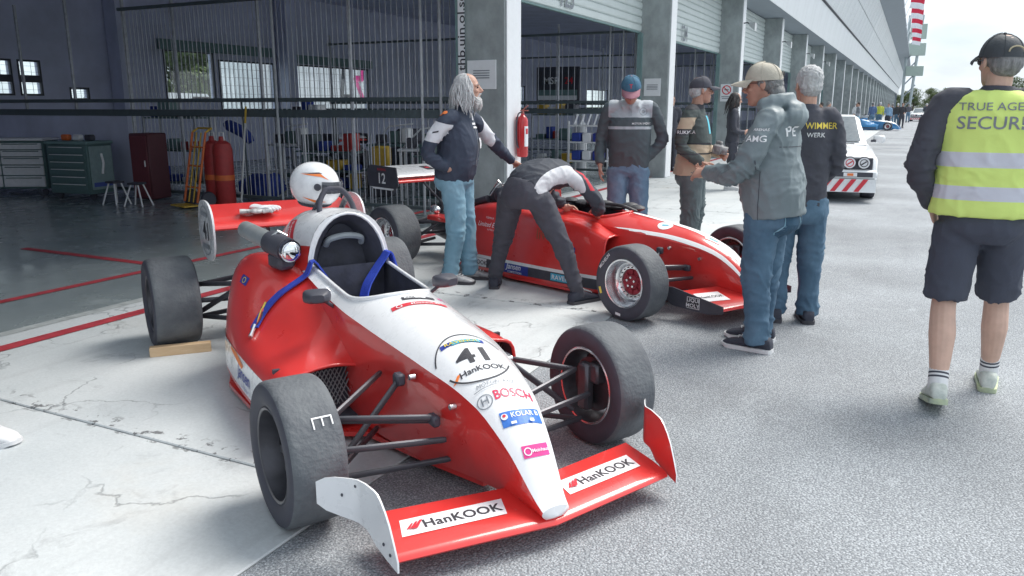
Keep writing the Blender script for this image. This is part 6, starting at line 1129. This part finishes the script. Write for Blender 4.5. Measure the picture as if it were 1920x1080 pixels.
for k in range(26): tree(-7 + k * 3.6 + rg.uniform(-1.2, 1.2), 330 + rg.uniform(-14, 30) - k * 3, k, rg.uniform(.55, .85) + (.3 if k > 9 else 0), 'green tree at the end of the pit lane, %s from the left' % nm[k], 'trees beyond the pit lane')
for k, (x, y) in enumerate(((-34, 28.6), (-36, 31.5), (-35, 34.5), (-38, 39))): tree(x, y, k, .8, 'tree seen through the rear garage window, %s along the road' % ['first', 'second', 'third', 'fourth'][k], 'trees behind the garages')
# timing tower / sign gantry at the far end
g = thing('sign_gantry', (-1.1, 150, 0), 0, 'grey steel gantry with green sign panels beyond the far end of the garages', 'gantry')
for x in (-1.0, .9): MB().tube([(x * .6 - .3, 0, 0), (x, 0, 16)], .22, 8).build('mast', M('gantry_grey', (.40, .46, .48), .5), g)
for k in range(7): MB().tube([(-.9 + .0 * k, 0, 2 * k + 1), (.8, 0, 2 * k + 3)], .1, 6).build('brace', m_grey, g)
for z, h, w_ in ((7.2, 1.6, 2.6), (10.6, 2., 2.6), (13.4, 2.4, 2.4)): MB().box((.5, -.35, z), (w_, .25, h), bev=.05).build('sign_panel', M('panel_green', (.36, .44, .40), .5), g)
# far white canopy / container behind the crowd
for k, (x, y) in enumerate(((2.2, 118), (6.5, 126))):
    t = thing('guard_rail', (x + 3, 60 + 70 * k, 0), 90, ['long steel guard rail beside the pit lane, near section', 'long steel guard rail beside the pit lane, far section'][k], 'barrier')
    for z in (.45, .75): MB().loft([[(xx, .04 * math.sin(a), z + .14 * a / 3.14) for a in np.linspace(-3.14, 3.14, 9)] for xx in (-34, 34)], closed=False).build('rail', m_steel, t)
    for q in range(18): MB().box((-34 + 4 * q, .08, .42), (.12, .1, .84)).build('post', m_steel, t)
# ================================================================== white saloon
def saloon(loc, deg, label):
    c = thing('saloon_car', loc, deg, label, 'car'); wp = M('saloon_white', (.78, .80, .81), .3, var=.02, coat=.6); gl = M('car_glass', (.16, .19, .21), .08, coat=.3)
    # lower body sections: x, half width, z low, z belt
    S = [(2.12, .755, .30, .715), (2.08, .79, .22, .75), (1.9, .81, .2, .775), (1.2, .825, .18, .81), (.75, .825, .18, .86), (-1.2, .825, .18, .88), (-1.9, .81, .22, .87), (-2.1, .76, .3, .82), (-2.14, .70, .36, .74)]
    rings = [[(x, y * hw, z0 + (z1 - z0) * t) for y, t in ((-.97, 0), (-1, .3), (-1, .62), (-.985, .86), (-.90, .985), (-.5, 1.015), (0, 1.02), (.5, 1.015), (.90, .985), (.985, .86), (1, .62), (1, .3), (.97, 0))] for x, hw, z0, z1 in S]
    fixn(MB().loft(rings).build('body_shell', wp, c, 35))
    RF = [(.85, .70, .865, .0), (.12, .58, .865, .46), (-.1, .57, .865, .49), (-1.0, .57, .865, .48), (-1.75, .66, .87, .02)]
    fixn(MB().loft([[(x, -w * 1.0, zb - .02), (x, -w, zb + h * .9), (x, -w * .86, zb + h), (x, 0, zb + h * 1.03), (x, w * .86, zb + h), (x, w, zb + h * .9), (x, w * 1.0, zb - .02)] for x, w, zb, h in RF]).build('roof', wp, c, 35))
    MB().add([(.80, -.60, .90), (.80, .60, .90), (.17, .50, 1.315), (.17, -.50, 1.315)], [(0, 1, 2, 3)]).build('windscreen', gl, c); MB().add([(-1.72, -.58, .92), (-1.72, .58, .92), (-1.1, .48, 1.31), (-1.1, -.48, 1.31)], [(3, 2, 1, 0)]).build('rear_window', gl, c)
    for n_ in ('windscreen',):
        for o in [q for q in bpy.data.objects if q.parent == c and q.name.split('.')[0] in ('windscreen', 'rear_window')]: o.location = (.012 if o.name.startswith('wind') else -.012, 0, .014)
    for s in (-1, 1):
        for a, b in (((.62, .10), (-.28, -.28)), ((-.33, -.33), (-1.45, -1.05))): MB().add([(a[0], s * .655, .905), (b[0], s * .655, .905), (b[1], s * .60, 1.27), (a[1], s * .60, 1.27)], [(0, 1, 2, 3)]).build('side_window', gl, c)
        for k in (0, 1):
            y = s * (.40 + .21 * k); MB().lathe([(.0, 2.15), (.085, 2.153), (.088, 2.14)], 22, (0, y, .625), 'x').build('headlight', m_wprint, c); MB().lathe([(.088, 2.135), (.098, 2.16), (.104, 2.135)], 22, (0, y, .625), 'x', cap=False).build('headlight_ring', m_blackp, c)
            flat_print('headlight_sticker', [(ring2d(.05, .012), [m_black, m_rprint][1 - k]), (at2(rect2d(.09, .018), rot=.6), [m_black, m_rprint][1 - k])], (2.154, y, .625), (0, 1, 0), (0, 0, 1), c)
        MB().box((.62, s * .90, .95), (.10, .2, .13), rotm((0, 0, 1), -s * .15), bev=.03).build('mirror', wp, c); MB().box((.66, s * .81, .92), (.06, .08, .04)).build('mirror_stalk', m_blackp, c)
        for x in (1.35, -1.25):
            w_ = empty('wheel', (x, s * .745, .305), 0, c); MB().lathe([(.19, -.1), (.29, -.105), (.305, -.07), (.305, .07), (.29, .105), (.19, .1)], 30, axis='y', cap=False).build('tyre', m_side, w_); MB().lathe([(.0, s * .07), (.06, s * .08), (.17, s * .05), (.19, s * .1), (.195, s * .105)], 26, axis='y').build('rim', m_silver, w_)
            MB().tube([(x + .36 * math.cos(a), s * .828, .305 + .36 * math.sin(a)) for a in np.linspace(.05, PI - .05, 15)], .018, 6).build('wheel_arch', wp, c)
    MB().box((2.125, 0, .615), (.03, 1.48, .185), bev=.01).build('grille_panel', m_blackp, c)
    for s in (-1, 1): MB().box((2.145, s * .085, .62), (.03, .13, .18), bev=.012).build('kidney_grille', m_silver, c)
    MB().box((2.13, 0, .445), (.14, 1.64, .13), bev=.03).build('bumper', wp, c); MB().box((2.205, 0, .445), (.012, 1.5, .075), bev=.004).build('bumper_strip', m_blackp, c); MB().box((2.214, .42, .445), (.006, .2, .06)).build('plate_sticker', m_wprint, c); MB().box((2.219, .42, .445), (.004, .09, .04)).build('plate_mark', m_orange, c)
    MB().prism([(2.2, .375), (2.2, .30), (2.26, .17), (2.05, .15), (2.05, .375)], 1.62, (0, 0, 0), (1, 0, 0), (0, 0, 1)).build('air_dam', wp, c)
    for k in range(9): y = -.78 + .175 * k; MB().add([(2.204, y, .372), (2.204, y + .075, .372), (2.262, y - .06, .18), (2.262, y - .135, .18)] if k else [(2.204, y, .372), (2.204, y + .075, .372), (2.262, y + .04, .18), (2.262, y - .0, .18)], [(0, 1, 2, 3)]).build('red_stripe', m_rprint, c)
    for s in (-1, 1): MB().tube([(1.0, s * .12, .885), (1.02, s * .5, .88)], .008, 5).build('wiper', m_blackp, c)
    MB().lathe([(.0, .0), (.03, .0), (.03, .012), (0, .014)], 12, (1.5, .3, .815)).build('bonnet_pin', m_blackp, c); return c
saloon((-1.46, 15.9, 0), -84, 'white saloon car with red striped front spoiler behind the black jacket'); saloon((.55, 96, 0), -92, 'small white car far down the lane among the crowd')
CFGB = dict(CFG41); bl = M('blue_car_paint', (.05, .25, .52), .3, coat=.6); gy = M('silver_car_paint', (.36, .40, .44), .3, .3, coat=.6)
CFGB.update(top=gy, side=bl, cover_mat=gy, rims='silver', strips=[(.12, .2, m_blackp, -1.9, -.68)]); w_ = dict(CFG41['wing']); w_.update(mat=bl, emat=bl, inmat=bl); CFGB['wing'] = w_; r_ = dict(CFG41['rwing']); r_.update(mat=bl, pmat=bl); CFGB['rwing'] = r_
formula_car('formula_car', (-1.35, 57.5), -6, 'blue and silver open-wheel racing car parked across the lane far away', CFGB)
# ================================================================== finalise
flush_jobs()
